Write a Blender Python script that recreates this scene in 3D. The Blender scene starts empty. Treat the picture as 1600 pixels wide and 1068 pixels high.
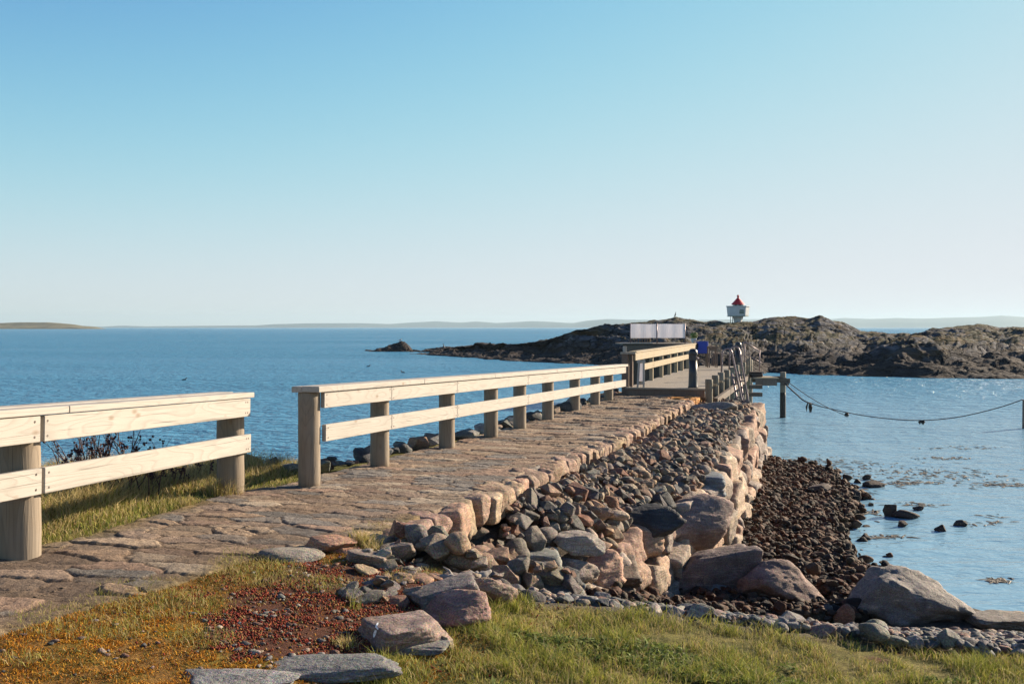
import bpy, bmesh, math, random
import numpy as np
from mathutils import Vector, Matrix, Quaternion

sc = bpy.context.scene
COL = sc.collection
R = math.radians
rng = np.random.default_rng(7)
random.seed(7)

# ------------------------------------------------------------------ camera, sky, sun, exposure
F = 1555.6            # focal length in pixels of the 1600 px wide photograph
CAMZ = 3.4            # metres above the sea
HOR = 511.0
cam = bpy.data.cameras.new('camera')
cam.lens = 35.0; cam.sensor_width = 36.0
cam.clip_start = 0.1; cam.clip_end = 40000
camo = bpy.data.objects.new('camera', cam); COL.objects.link(camo)
camo.location = (0, 0, CAMZ)
camo.rotation_euler = (R(90) - math.atan((534 - HOR) / F), 0, 0)
sc.camera = camo

SUN_EL = 21.0
SUN_AZ = 34.0         # degrees beyond the right-hand side of the view
sunv = Vector((math.cos(R(SUN_AZ)) * math.cos(R(SUN_EL)), math.sin(R(SUN_AZ)) * math.cos(R(SUN_EL)), math.sin(R(SUN_EL))))
w = bpy.data.worlds.new('World'); sc.world = w; w.use_nodes = True
nt = w.node_tree; bg = nt.nodes['Background']
sky = nt.nodes.new('ShaderNodeTexSky'); sky.sky_type = 'NISHITA'; sky.sun_disc = False
sky.sun_elevation = R(SUN_EL); sky.sun_rotation = R(90 - SUN_AZ)
sky.altitude = 0; sky.air_density = 0.85; sky.dust_density = 0.15; sky.ozone_density = 2.2
bg.inputs['Strength'].default_value = 0.10
# soft tone of the sky, channel by channel (pale cyan rather than grey blue)
sep = nt.nodes.new('ShaderNodeSeparateColor'); comb = nt.nodes.new('ShaderNodeCombineColor'); nt.links.new(sky.outputs[0], sep.inputs[0])
def wm(op, a, b):
    x = nt.nodes.new('ShaderNodeMath'); x.operation = op
    for i_, v_ in enumerate((a, b)):
        if isinstance(v_, (int, float)): x.inputs[i_].default_value = v_
        else: nt.links.new(v_, x.inputs[i_])
    return x.outputs[0]
for ch, (a_, n_, c_) in enumerate(((.80, 2.2, .325), (.79, 3.0, .292), (.832, 3.5, .33))):
    xn = wm('POWER', wm('MULTIPLY', sep.outputs[ch], .14), n_)
    nt.links.new(wm('MULTIPLY', wm('DIVIDE', xn, wm('ADD', xn, c_ ** n_)), a_ / .2378), comb.inputs[ch])
nt.links.new(comb.outputs[0], bg.inputs[0])
sl = bpy.data.lights.new('sun', 'SUN'); sl.energy = 5.0; sl.angle = R(0.5); sl.color = (1.0, 0.835, 0.635)
so = bpy.data.objects.new('sun', sl); COL.objects.link(so)
so.rotation_euler = sunv.to_track_quat('Z', 'Y').to_euler()
so.location = (30, 10, 30)
sc.view_settings.view_transform = 'Standard'; sc.view_settings.look = 'None'
sc.view_settings.gamma = 1; sc.view_settings.use_curve_mapping = False
sc.view_settings.exposure = 1.25

# ------------------------------------------------------------------ numeric helpers
def P(px, py, Z):
    return Vector(((px - 800) / F * Z, Z, CAMZ - (py - HOR) / F * Z))

def hash3(i, j, k, seed):
    n = (i.astype(np.int64) * 374761393 + j.astype(np.int64) * 668265263 + k.astype(np.int64) * 2147483647 + seed * 974634777) & 0xffffffff
    n = ((n ^ (n >> 13)) * 1274126177) & 0xffffffff
    n = (n ^ (n >> 16)) & 0xffffff
    return n / float(0xffffff)

def vnoise(p, seed=0):
    p = np.asarray(p, float)
    i = np.floor(p).astype(np.int64); f = p - i; f = f * f * (3 - 2 * f)
    out = 0
    for dx in (0, 1):
        wx = f[..., 0] if dx else 1 - f[..., 0]
        for dy in (0, 1):
            wy = f[..., 1] if dy else 1 - f[..., 1]
            for dz in (0, 1):
                wz = f[..., 2] if dz else 1 - f[..., 2]
                out = out + wx * wy * wz * hash3(i[..., 0] + dx, i[..., 1] + dy, i[..., 2] + dz, seed)
    return out * 2 - 1

def fbm(p, octv=4, seed=0, gain=0.5):
    p = np.asarray(p, float); a = 1; s = 0; t = 0
    for o in range(octv):
        s = s + a * vnoise(p * (2.03 ** o) + o * 17.3, seed + o); t += a; a *= gain
    return s / t

def n2(x, y, sc_=1.0, octv=3, seed=0):
    return fbm(np.stack([x * sc_, y * sc_, np.zeros_like(x) + seed * 1.7], -1), octv, seed)

def sstep(a, b, x):
    t = np.clip((x - a) / (b - a), 0, 1); return t * t * (3 - 2 * t)

# path frame: s runs along the fence towards the pier, t to the right of it
OX, OY = -2.04, 10.0
DX, DY = 0.299, 0.954
def to_st(x, y):
    return (x - OX) * DX + (y - OY) * DY, (x - OX) * DY - (y - OY) * DX
def to_xy(s, t):
    return OX + s * DX + t * DY, OY + s * DY - t * DX

def zp(s): return np.interp(s, [-6, -3.4, 0, 3.6, 7.2, 16.8], [1.9, 1.88, 1.81, 1.75, 1.67, 1.64])
def tL(s): return np.interp(s, [-8, -3.6, -2.9, -.8, 0, 1, 17], [-1.0, -.4, -.2, -.45, -.3, -.25, -.25])
def tR(s): return np.interp(s, [-8, -5.1, -4.3, -3.2, -2.7, -2.2, 0, 17], [.9, 1.16, 1.29, 1.4, 1.7, 1.78, 1.8, 1.8])
def tw(s): return np.interp(s, [-2.7, -1.2, -.25, 1.5, 5.4, 19], [1.7, 2.0, 2.45, 3.0, 3.75, 3.5])
def tgrass(s): return np.interp(s, [-8, -2, 0, .6, .96, 1.3, 2, 17], [-9, -5, -3.2, -2.4, -1.7, -.9, -.45, -.35])
def xshore(y): return np.interp(y, [10.9, 11.3, 12.0, 13.5, 16, 18, 20, 22, 24, 26, 30], [9.5, 5.9, 4.8, 4.6, 5.1, 5.9, 6.6, 7.1, 6.4, 5.5, 4])

def zshore(x, y):
    zf = np.interp(x, [-9, -2.4, -1.1, 0, 3, 6, 30], [1.92, 1.89, 1.83, 1.66, 1.34, 1.25, 1.2])
    ye = np.interp(x, [-1.5, 0, 8], [7.4, 6.35, 6.1])
    z = np.maximum(zf - .27 * np.maximum(0, y - ye), .10)
    z = z - .3 * np.maximum(0, x - xshore(y)) * sstep(10.7, 11.2, y)
    z = z - .35 * np.maximum(0, y - 25)
    return z

def zground(x, y):
    x = np.asarray(x, float); y = np.asarray(y, float)
    s, t = to_st(x, y)
    zr = zshore(x, y)
    zl = zp(s) - .39 - .05 * (t - 1.8) - .42 * sstep(7.5, 1.5, s) * sstep(1.95, 3.0, t)
    near = sstep(-3.2, -1.0, s)
    zl = zr * (1 - near) + zl * near
    end = sstep(20.5, 18.8, s)
    wdt = np.interp(s, [-3, .1, 1.1], [1.5, 1.3, .32])
    k = sstep(0, 1, (tw(s) - .12 - t + np.where(s < .6, .25, 0)) / wdt) * end * sstep(-3.4, -2.2, s)
    z = zr + (zl - zr) * k
    kp = sstep(0.03, -.05, t - (tR(s) - .1)) * sstep(20, 18, s)
    zpath = zp(s) - .07
    z = z + (zpath - z) * kp
    zleft = zp(s) - .02 - .9 * np.maximum(0, tgrass(s) - t) - 3 * sstep(18, 20, s)
    z = np.where(t < tL(s) - .02, zleft, z)
    return np.maximum(z, -1.6)

def ray_ground(px, py):
    Z = np.arange(3.6, 40, .02)
    zz = CAMZ - (py - HOR) / F * Z
    g = zground((px - 800) / F * Z, Z)
    i = np.argmax(g >= zz)
    return float(Z[i]), float(g[i])

def pix(x, y, z):
    return 800 + F * x / y, HOR + F * (CAMZ - z) / y

# ------------------------------------------------------------------ object helpers
def tag(o, label=None, cat=None, group=None, kind=None):
    if label: o['label'] = label
    if cat: o['category'] = cat
    if group: o['group'] = group
    if kind: o['kind'] = kind
    return o

def empty(name, loc, label=None, cat=None, group=None):
    o = bpy.data.objects.new(name, None); COL.objects.link(o)
    o.empty_display_size = .2
    o.location = loc
    return tag(o, label, cat, group)

def link(name, me, mat=None, parent=None, loc=None):
    o = bpy.data.objects.new(name, me); COL.objects.link(o)
    if mat is not None and len(me.materials) == 0:
        for m in (mat if isinstance(mat, (list, tuple)) else [mat]): me.materials.append(m)
    if loc is not None: o.location = loc
    if parent is not None:
        o.parent = parent
        if loc is not None: o.location = Vector(loc) - world_loc(parent)
        else: o.location = -world_loc(parent)
    return o

def world_loc(o):
    v = Vector(o.location)
    while o.parent: o = o.parent; v += o.location
    return v

def np_mesh(name, verts, faces, smooth=True, colors=None):
    """faces: (n,k) int array (all the same size) or list of such arrays"""
    me = bpy.data.meshes.new(name)
    verts = np.asarray(verts, np.float32)
    fl = faces if isinstance(faces, list) else [faces]
    fl = [np.asarray(f, np.int32) for f in fl if len(f)]
    nl = sum(f.size for f in fl); npoly = sum(len(f) for f in fl)
    me.vertices.add(len(verts)); me.vertices.foreach_set('co', verts.ravel())
    me.loops.add(nl); me.loops.foreach_set('vertex_index', np.concatenate([f.ravel() for f in fl]))
    tot = np.concatenate([np.full(len(f), f.shape[1], np.int32) for f in fl])
    st = np.concatenate([[0], np.cumsum(tot)[:-1]]).astype(np.int32)
    me.polygons.add(npoly)
    me.polygons.foreach_set('loop_start', st); me.polygons.foreach_set('loop_total', tot)
    me.polygons.foreach_set('use_smooth', np.full(npoly, smooth))
    me.update(calc_edges=True)
    if colors is not None:
        c = np.ones((len(verts), 4), np.float32); c[:, :3] = colors
        a = me.color_attributes.new('Col', 'FLOAT_COLOR', 'POINT'); a.data.foreach_set('color', c.ravel())
    return me

def grid_faces(nu, nv):
    i = np.arange(nu * nv).reshape(nu, nv)
    return np.stack([i[:-1, :-1].ravel(), i[1:, :-1].ravel(), i[1:, 1:].ravel(), i[:-1, 1:].ravel()], 1)

class BM:
    """collects shapes in one bmesh"""
    def __init__(self): self.b = bmesh.new(); self.mi = 0
    def box(self, c, size, rz=0, bev=0.0, mat=None):
        M = Matrix.Translation(Vector(c)) @ (mat if mat is not None else Matrix.Rotation(rz, 4, 'Z')) @ Matrix.Diagonal((size[0], size[1], size[2], 1))
        r = bmesh.ops.create_cube(self.b, size=1, matrix=M)
        fs = {f for v in r['verts'] for f in v.link_faces}
        for f in fs: f.material_index = self.mi
        if bev:
            es = {e for v in r['verts'] for e in v.link_edges}
            rr = bmesh.ops.bevel(self.b, geom=list(es), offset=bev, segments=1, affect='EDGES', profile=.5)
            for f in rr['faces']: f.material_index = self.mi
        return self
    def cone(self, p0, p1, r0, r1, n=16, cap=True):
        p0, p1 = Vector(p0), Vector(p1); d = p1 - p0
        M = Matrix.Translation((p0 + p1) / 2) @ d.to_track_quat('Z', 'Y').to_matrix().to_4x4()
        r = bmesh.ops.create_cone(self.b, cap_ends=cap, segments=n, radius1=r0, radius2=r1, depth=d.length, matrix=M)
        for f in {f for v in r['verts'] for f in v.link_faces}:
            f.material_index = self.mi; f.smooth = len(f.verts) == 4
        return self
    def lathe(self, prof, n=24, c=(0, 0, 0), rot=0, smooth=True):
        rings = []
        for (r_, z) in prof:
            rings.append([self.b.verts.new((c[0] + r_ * math.cos(rot + 2 * math.pi * k / n), c[1] + r_ * math.sin(rot + 2 * math.pi * k / n), c[2] + z)) for k in range(n)])
        for a, b_ in zip(rings, rings[1:]):
            for k in range(n):
                f = self.b.faces.new((a[k], a[(k + 1) % n], b_[(k + 1) % n], b_[k])); f.smooth = smooth; f.material_index = self.mi
        f = self.b.faces.new(rings[0][::-1]); f.material_index = self.mi
        f = self.b.faces.new(rings[-1]); f.material_index = self.mi
        return self
    def tube(self, pts, r, n=8):
        pts = [Vector(p) for p in pts]; rings = []
        rr = r if isinstance(r, (list, tuple)) else [r] * len(pts)
        up = Vector((0, 0, 1))
        for i, p in enumerate(pts):
            d = (pts[min(i + 1, len(pts) - 1)] - pts[max(i - 1, 0)]).normalized()
            a = d.cross(up)
            if a.length < .05: a = d.cross(Vector((1, 0, 0)))
            a.normalize(); bb = d.cross(a)
            if i and a.dot(pa) < 0: a = -a; bb = -bb
            pa = a
            rings.append([self.b.verts.new(p + rr[i] * (a * math.cos(2 * math.pi * k / n) + bb * math.sin(2 * math.pi * k / n))) for k in range(n)])
        for a, b_ in zip(rings, rings[1:]):
            for k in range(n):
                f = self.b.faces.new((a[k], a[(k + 1) % n], b_[(k + 1) % n], b_[k])); f.smooth = True; f.material_index = self.mi
        self.b.faces.new(rings[0][::-1]); self.b.faces.new(rings[-1])
        return self
    def build(self, name, mat, parent=None, loc=None, local=False):
        """vertices are world coordinates unless local"""
        me = bpy.data.meshes.new(name)
        bmesh.ops.recalc_face_normals(self.b, faces=self.b.faces)
        if loc is not None and not local: bmesh.ops.translate(self.b, verts=self.b.verts, vec=-Vector(loc))
        self.b.to_mesh(me); self.b.free()
        for m in (mat if isinstance(mat, (list, tuple)) else [mat]): me.materials.append(m)
        return link(name, me, None, parent, loc)

# ------------------------------------------------------------------ materials
def new_mat(name):
    m = bpy.data.materials.new(name); m.use_nodes = True
    n = m.node_tree.nodes; l = m.node_tree.links
    return m, n, l, n['Principled BSDF']
def nd(n, typ, **kw):
    x = n.new(typ)
    for k, v in kw.items():
        if k in x.inputs.keys(): x.inputs[k].default_value = v
        else: setattr(x, k, v)
    return x
def noise(n, l, vec, scale, detail=4, rough=.55, dist=0):
    x = n.new('ShaderNodeTexNoise'); x.inputs['Scale'].default_value = scale
    x.inputs['Detail'].default_value = detail; x.inputs['Roughness'].default_value = rough; x.inputs['Distortion'].default_value = dist
    if vec is not None: l.new(vec, x.inputs['Vector'])
    return x.outputs['Fac']
def ramp(n, l, fac, stops):
    x = n.new('ShaderNodeValToRGB'); e = x.color_ramp.elements
    while len(e) > 1: e.remove(e[-1])
    e[0].position, e[0].color = stops[0][0], (*stops[0][1], 1) if isinstance(stops[0][1], tuple) else (stops[0][1],) * 3 + (1,)
    for p, c in stops[1:]:
        k = e.new(p); k.color = (*c, 1) if isinstance(c, tuple) else (c, c, c, 1)
    l.new(fac, x.inputs[0]); return x.outputs[0]
def mix(n, l, fac, a, b, mode='MIX'):
    x = n.new('ShaderNodeMix'); x.data_type = 'RGBA'; x.blend_type = mode
    for s_, v in ((0, fac), (6, a), (7, b)):
        if isinstance(v, (int, float)): x.inputs[s_].default_value = v
        elif isinstance(v, tuple): x.inputs[s_].default_value = (*v, 1)
        else: l.new(v, x.inputs[s_])
    return x.outputs[2]
def math_(n, l, op, a, b=0.0, clamp=False):
    x = n.new('ShaderNodeMath'); x.operation = op; x.use_clamp = clamp
    for i, v in enumerate((a, b)):
        if isinstance(v, (int, float)): x.inputs[i].default_value = v
        else: l.new(v, x.inputs[i])
    return x.outputs[0]
def bump(n, l, bsdf, h, strength, dist, prev=None):
    x = n.new('ShaderNodeBump'); x.inputs['Strength'].default_value = strength; x.inputs['Distance'].default_value = dist
    l.new(h, x.inputs['Height'])
    if prev is not None: l.new(prev, x.inputs['Normal'])
    if bsdf is not None: l.new(x.outputs[0], bsdf.inputs['Normal'])
    return x.outputs[0]

def rock_material(name, source, rough=.8, wet=0.0, lichen=.5):
    m, n, l, b = new_mat(name)
    pos = nd(n, 'ShaderNodeNewGeometry'); p = pos.outputs['Position']
    if source == 'object': base = nd(n, 'ShaderNodeObjectInfo').outputs['Color']
    else: base = nd(n, 'ShaderNodeVertexColor', layer_name='Col').outputs['Color']
    big = noise(n, l, p, 3.5, 5, .6, .4)
    c = mix(n, l, 1.0, base, ramp(n, l, big, [(.3, (.62, .6, .6)), (.5, (1, 1, 1)), (.72, (1.35, 1.25, 1.12))]), 'MULTIPLY')
    sp = noise(n, l, p, 90, 3, .7)
    c = mix(n, l, 1.0, c, ramp(n, l, sp, [(.35, .62), (.5, 1.0), (.66, 1.35)]), 'MULTIPLY')
    # veins
    mp = nd(n, 'ShaderNodeMapping'); mp.inputs['Rotation'].default_value = (.5, .9, .3); mp.inputs['Scale'].default_value = (2, 2, 16); l.new(p, mp.inputs[0])
    vn = noise(n, l, mp.outputs[0], 1.6, 4, .6, 1.2)
    c = mix(n, l, 1.0, c, ramp(n, l, vn, [(.5, 1.0), (.64, 1.45)]), 'MULTIPLY')
    vo = nd(n, 'ShaderNodeTexVoronoi', feature='DISTANCE_TO_EDGE'); vo.inputs['Scale'].default_value = 2.6
    wv_ = nd(n, 'ShaderNodeVectorMath', operation='ADD'); ns_ = nd(n, 'ShaderNodeTexNoise'); ns_.inputs['Scale'].default_value = 3.0; l.new(p, ns_.inputs['Vector'])
    l.new(p, wv_.inputs[0]); l.new(ns_.outputs['Color'], wv_.inputs[1]); l.new(wv_.outputs[0], vo.inputs['Vector'])
    ck_ = ramp(n, l, vo.outputs['Distance'], [(0.0, 1.0), (.016, 0.0)])
    ck_ = math_(n, l, 'MULTIPLY', ck_, ramp(n, l, big, [(.45, 0.0), (.6, 1.0)]))
    c = mix(n, l, math_(n, l, 'MULTIPLY', ck_, .7), c, (.03, .025, .02))
    cr_ = nd(n, 'ShaderNodeTexVoronoi'); cr_.inputs['Scale'].default_value = 150; l.new(p, cr_.inputs['Vector'])
    c = mix(n, l, .35, c, mix(n, l, 1.0, c, mix(n, l, .75, (1.6, 1.6, 1.6), cr_.outputs['Color'], 'MULTIPLY'), 'MULTIPLY'))
    li = noise(n, l, p, 9, 6, .7, .3)
    c = mix(n, l, math_(n, l, 'MULTIPLY', ramp(n, l, li, [(.56, 0.0), (.64, 1.0)]), lichen), c, mix(n, l, 1.0, c, (1.75, 1.7, 1.5), 'MULTIPLY'))
    l.new(c, b.inputs['Base Color'])
    b.inputs['Roughness'].default_value = rough
    b.inputs['Specular IOR Level'].default_value = .25 + wet
    h1 = noise(n, l, p, 14, 6, .65, .5); h2 = noise(n, l, p, 120, 3, .6)
    v1 = bump(n, l, None, h1, .55, .05)
    v2 = bump(n, l, None, vn, .35, .04, v1)
    bump(n, l, b, h2, .5, .008, v2)
    return m
M_rock = rock_material('granite_stone', 'object')
M_rockc = rock_material('granite_rubble', 'attr')
M_wet = rock_material('weedy_wet_stone', 'object', .8, .0, .12)
M_wetc = rock_material('weedy_wet_rubble', 'attr', .8, .0, .12)

def wood_material(name, c1, c2, dark=.5, grey=.0, axis=0, scale=1.0):
    m, n, l, b = new_mat(name)
    tc = nd(n, 'ShaderNodeTexCoord'); oi = nd(n, 'ShaderNodeObjectInfo')
    add = nd(n, 'ShaderNodeVectorMath', operation='ADD')
    mul = nd(n, 'ShaderNodeMath', operation='MULTIPLY'); mul.inputs[1].default_value = 37.0
    l.new(oi.outputs['Random'], mul.inputs[0])
    l.new(tc.outputs['Object'], add.inputs[0]); l.new(mul.outputs[0], add.inputs[1])
    mp = nd(n, 'ShaderNodeMapping'); S = [26 * scale] * 3; S[axis] = 1.1 * scale; mp.inputs['Scale'].default_value = S
    l.new(add.outputs[0], mp.inputs[0])
    g = noise(n, l, mp.outputs[0], 1.0, 5, .6, 2.2)
    mp2 = nd(n, 'ShaderNodeMapping'); S = [7 * scale] * 3; S[axis] = 1.0 * scale; mp2.inputs['Scale'].default_value = S
    l.new(add.outputs[0], mp2.inputs[0])
    wv = nd(n, 'ShaderNodeTexNoise'); wv.inputs['Scale'].default_value = .8; wv.inputs['Detail'].default_value = 1; l.new(mp2.outputs[0], wv.inputs['Vector'])
    rings = math_(n, l, 'FRACT', math_(n, l, 'MULTIPLY', wv.outputs['Fac'], 13.0))
    rl = ramp(n, l, rings, [(0, 0.0), (.6, .25), (.85, 1.0), (1, 0.0)])
    c = mix(n, l, g, c1, c2)
    c = mix(n, l, math_(n, l, 'MULTIPLY', rl, .32), c, tuple(x * .55 for x in c2))
    kn = nd(n, 'ShaderNodeTexVoronoi'); mk = nd(n, 'ShaderNodeMapping'); S = [5.5] * 3; S[axis] = 2.6; mk.inputs['Scale'].default_value = S
    l.new(add.outputs[0], mk.inputs[0]); l.new(mk.outputs[0], kn.inputs['Vector']); kn.inputs['Scale'].default_value = 1.0
    kf = ramp(n, l, kn.outputs['Distance'], [(.04, 1.0), (.13, 0.0)])
    c = mix(n, l, math_(n, l, 'MULTIPLY', kf, .65), c, (.19, .115, .06))
    mp3 = nd(n, 'ShaderNodeMapping'); S = [75 * scale] * 3; S[axis] = .9 * scale; mp3.inputs['Scale'].default_value = S; l.new(add.outputs[0], mp3.inputs[0])
    crk = ramp(n, l, noise(n, l, mp3.outputs[0], 1.0, 2, .5, .3), [(.64, 0.0), (.69, 1.0)])
    c = mix(n, l, math_(n, l, 'MULTIPLY', crk, .6), c, tuple(x * .3 for x in c2))
    blot = noise(n, l, add.outputs[0], 2.2, 4, .6)
    c = mix(n, l, ramp(n, l, blot, [(.45, 0.0), (.75, dark)]), c, (.30, .27, .23))
    l.new(c, b.inputs['Base Color']); b.inputs['Roughness'].default_value = .75; b.inputs['Specular IOR Level'].default_value = .25
    v = bump(n, l, None, g, .35, .006); bump(n, l, b, rl, .25, .004, v)
    return m
M_board = wood_material('bleached_board', (.43, .40, .36), (.36, .325, .28), .45, axis=0)
M_deckw = wood_material('weathered_deck', (.36, .31, .245), (.27, .23, .18), .4, axis=1)
M_railw = wood_material('yellowed_rail', (.37, .30, .20), (.28, .22, .14), .45, axis=0)
M_post = wood_material('round_post_wood', (.29, .235, .175), (.19, .145, .10), .4, axis=2)
M_pile = wood_material('pile_wood', (.24, .205, .15), (.16, .135, .095), .5, axis=2)
M_dark = wood_material('dark_timber', (.14, .105, .08), (.09, .07, .055), .1, axis=0)
M_brownw = wood_material('brown_timber', (.20, .145, .11), (.14, .10, .08), .2, axis=2)

def plain(name, col, rough=.6, metal=0, var=.15, sc_=20, bumpy=.0):
    m, n, l, b = new_mat(name)
    g = nd(n, 'ShaderNodeNewGeometry')
    f = noise(n, l, g.outputs['Position'], sc_, 5, .65)
    c = mix(n, l, 1.0, col, ramp(n, l, f, [(.3, 1 - var), (.7, 1 + var)]), 'MULTIPLY')
    l.new(c, b.inputs['Base Color']); b.inputs['Roughness'].default_value = rough; b.inputs['Metallic'].default_value = metal
    if bumpy: bump(n, l, b, f, bumpy, .02)
    return m
M_nail = plain('nail_steel', (.12, .10, .09), .5, .6)
M_black = plain('black_lamp_paint', (.025, .024, .028), .38, 0)
M_lens = plain('pale_lamp_lens', (.6, .58, .54), .3)
M_steel = plain('ladder_steel', (.23, .18, .19), .42, .7)
M_tread = plain('ladder_tread', (.10, .07, .07), .6)
M_white = plain('white_paint', (.56, .58, .58), .5, 0, .06, 3)
M_canvas = plain('white_canvas', (.76, .73, .73), .8, 0, .05, 2)
_n = M_canvas.node_tree.nodes; _l = M_canvas.node_tree.links; _t = _n.new('ShaderNodeBsdfTranslucent'); _t.inputs[0].default_value = (.80, .78, .80, 1)
_m = _n.new('ShaderNodeMixShader'); _m.inputs[0].default_value = .5; _l.new(_n['Principled BSDF'].outputs[0], _m.inputs[1]); _l.new(_t.outputs[0], _m.inputs[2]); _l.new(_m.outputs[0], _n['Material Output'].inputs['Surface'])
M_red = plain('red_paint', (.50, .012, .02), .45)
M_glass = plain('dark_glass', (.05, .07, .08), .15)
M_hatch = plain('grey_green_hatch', (.30, .36, .29), .5, 0, .4, 6)
M_blue = plain('blue_plastic', (.01, .045, .36), .45)
M_rope = plain('dark_rope', (.055, .05, .05), .8)
M_weed = plain('dark_weed', (.03, .022, .015), .7)
M_leaf = plain('pot_leaf', (.16, .20, .04), .6)
M_bird = plain('dark_feathers', (.03, .028, .028), .6)
M_gull = plain('gull_feathers', (.45, .45, .46), .6)
M_stem = plain('dry_stem', (.075, .04, .035), .8)
M_hip = plain('dried_head', (.045, .018, .022), .8)
M_drift = wood_material('driftwood', (.36, .33, .30), (.25, .22, .19), .3, axis=0)
M_mark = plain('white_paint_mark', (.75, .78, .78), .6)
M_crate = plain('black_crate', (.035, .028, .024), .6)

def attr_mat(name, rough=.8, trans=0.0, speck=.0):
    m, n, l, b = new_mat(name)
    c = nd(n, 'ShaderNodeVertexColor', layer_name='Col').outputs['Color']
    l.new(c, b.inputs['Base Color']); b.inputs['Roughness'].default_value = rough
    b.inputs['Specular IOR Level'].default_value = .2
    if trans:
        t = nd(n, 'ShaderNodeBsdfTranslucent'); l.new(c, t.inputs[0])
        mx = nd(n, 'ShaderNodeMixShader'); mx.inputs[0].default_value = trans
        l.new(b.outputs[0], mx.inputs[1]); l.new(t.outputs[0], mx.inputs[2])
        l.new(mx.outputs[0], n['Material Output'].inputs['Surface'])
    return m
M_blade = attr_mat('grass_blade', .7, .3)
M_moss = attr_mat('moss_tuft', .9, .15)

# ground: vertex colour with fine procedural grit
m, n, l, b = new_mat('ground_soil')
c0 = nd(n, 'ShaderNodeVertexColor', layer_name='Col').outputs['Color']
g = nd(n, 'ShaderNodeNewGeometry').outputs['Position']
f1 = noise(n, l, g, 60, 5, .75); f2 = noise(n, l, g, 12, 5, .7); f3 = noise(n, l, g, 220, 2, .6)
c = mix(n, l, 1.0, c0, ramp(n, l, f1, [(.33, .4), (.5, 1.0), (.66, 1.5)]), 'MULTIPLY')
c = mix(n, l, 1.0, c, ramp(n, l, f2, [(.3, .7), (.7, 1.25)]), 'MULTIPLY')
c = mix(n, l, ramp(n, l, f3, [(.62, 0.0), (.68, .5)]), c, (.30, .26, .20))
l.new(c, b.inputs['Base Color']); b.inputs['Roughness'].default_value = .95; b.inputs['Specular IOR Level'].default_value = .1
v = bump(n, l, None, f1, .9, .03); bump(n, l, b, f2, .5, .05, v)
M_ground = m

# path: vertex colour plus stone grain
m, n, l, b = new_mat('flagstone')
c0 = nd(n, 'ShaderNodeVertexColor', layer_name='Col').outputs['Color']
g = nd(n, 'ShaderNodeNewGeometry').outputs['Position']
f1 = noise(n, l, g, 70, 4, .7); f2 = noise(n, l, g, 9, 6, .65, .6); f3 = noise(n, l, g, 28, 5, .7, .8)
c = mix(n, l, 1.0, c0, ramp(n, l, f1, [(.33, .65), (.5, 1.0), (.68, 1.35)]), 'MULTIPLY')
c = mix(n, l, 1.0, c, ramp(n, l, f2, [(.3, (.72, .66, .62)), (.5, (1, 1, 1)), (.7, (1.2, 1.17, 1.1))]), 'MULTIPLY')
c = mix(n, l, ramp(n, l, f3, [(.56, 0.0), (.66, .55)]), c, (.13, .085, .055))
l.new(c, b.inputs['Base Color']); b.inputs['Roughness'].default_value = .85; b.inputs['Specular IOR Level'].default_value = .2
v = bump(n, l, None, f2, .5, .04); v = bump(n, l, None, f3, .6, .025, v); bump(n, l, b, f1, .5, .008, v)
M_flag = m

# sea
m, n, l, b = new_mat('sea_water')
g = nd(n, 'ShaderNodeNewGeometry').outputs['Position']
def wmap(sx, sy, rz=0):
    mp = nd(n, 'ShaderNodeMapping'); mp.inputs['Scale'].default_value = (sx, sy, 1); mp.inputs['Rotation'].default_value = (0, 0, rz); l.new(g, mp.inputs[0]); return mp.outputs[0]
w1 = noise(n, l, wmap(.9, 1.7, .25), 1.0, 3, .6, .4)
w2 = noise(n, l, wmap(3.2, 5.5, -.2), 1.0, 3, .6, .3)
w3 = noise(n, l, wmap(.12, .3, .1), 1.0, 2, .5)
gust = noise(n, l, wmap(.006, .03, .05), 1.0, 3, .6)
# sheltered lagoon on the right of the breakwater
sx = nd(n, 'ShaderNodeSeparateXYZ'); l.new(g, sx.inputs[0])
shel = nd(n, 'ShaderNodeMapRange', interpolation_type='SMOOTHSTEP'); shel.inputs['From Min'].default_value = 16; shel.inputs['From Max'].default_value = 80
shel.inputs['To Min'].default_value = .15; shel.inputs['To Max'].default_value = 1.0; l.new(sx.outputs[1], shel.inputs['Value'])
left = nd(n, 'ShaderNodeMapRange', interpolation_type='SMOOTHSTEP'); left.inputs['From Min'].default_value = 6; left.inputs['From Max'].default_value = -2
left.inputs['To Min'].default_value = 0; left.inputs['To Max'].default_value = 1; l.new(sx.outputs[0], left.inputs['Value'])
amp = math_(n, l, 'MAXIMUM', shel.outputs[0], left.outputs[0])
amp = math_(n, l, 'MULTIPLY', amp, ramp(n, l, gust, [(.35, .5), (.65, 1.3)]))
hh = math_(n, l, 'ADD', math_(n, l, 'MULTIPLY', w1, .6), math_(n, l, 'MULTIPLY', w2, .22))
hh = math_(n, l, 'ADD', hh, math_(n, l, 'MULTIPLY', w3, .5))
hh = math_(n, l, 'MULTIPLY', hh, amp)
bp = nd(n, 'ShaderNodeBump'); bp.inputs['Strength'].default_value = 1.0; bp.inputs['Distance'].default_value = 1.0
l.new(hh, bp.inputs['Height'])
dif = nd(n, 'ShaderNodeBsdfDiffuse'); l.new(mix(n, l, math_(n, l, 'SUBTRACT', 1.0, math_(n, l, 'MAXIMUM', shel.outputs[0], left.outputs[0])), (.060, .225, .37), (.23, .40, .52)), dif.inputs['Color'])  # lagoon diffuse colour lightened to stand in for a brighter sky reflection
glo = nd(n, 'ShaderNodeBsdfGlossy'); glo.inputs['Roughness'].default_value = .2
fre = nd(n, 'ShaderNodeFresnel'); fre.inputs['IOR'].default_value = 1.33
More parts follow.
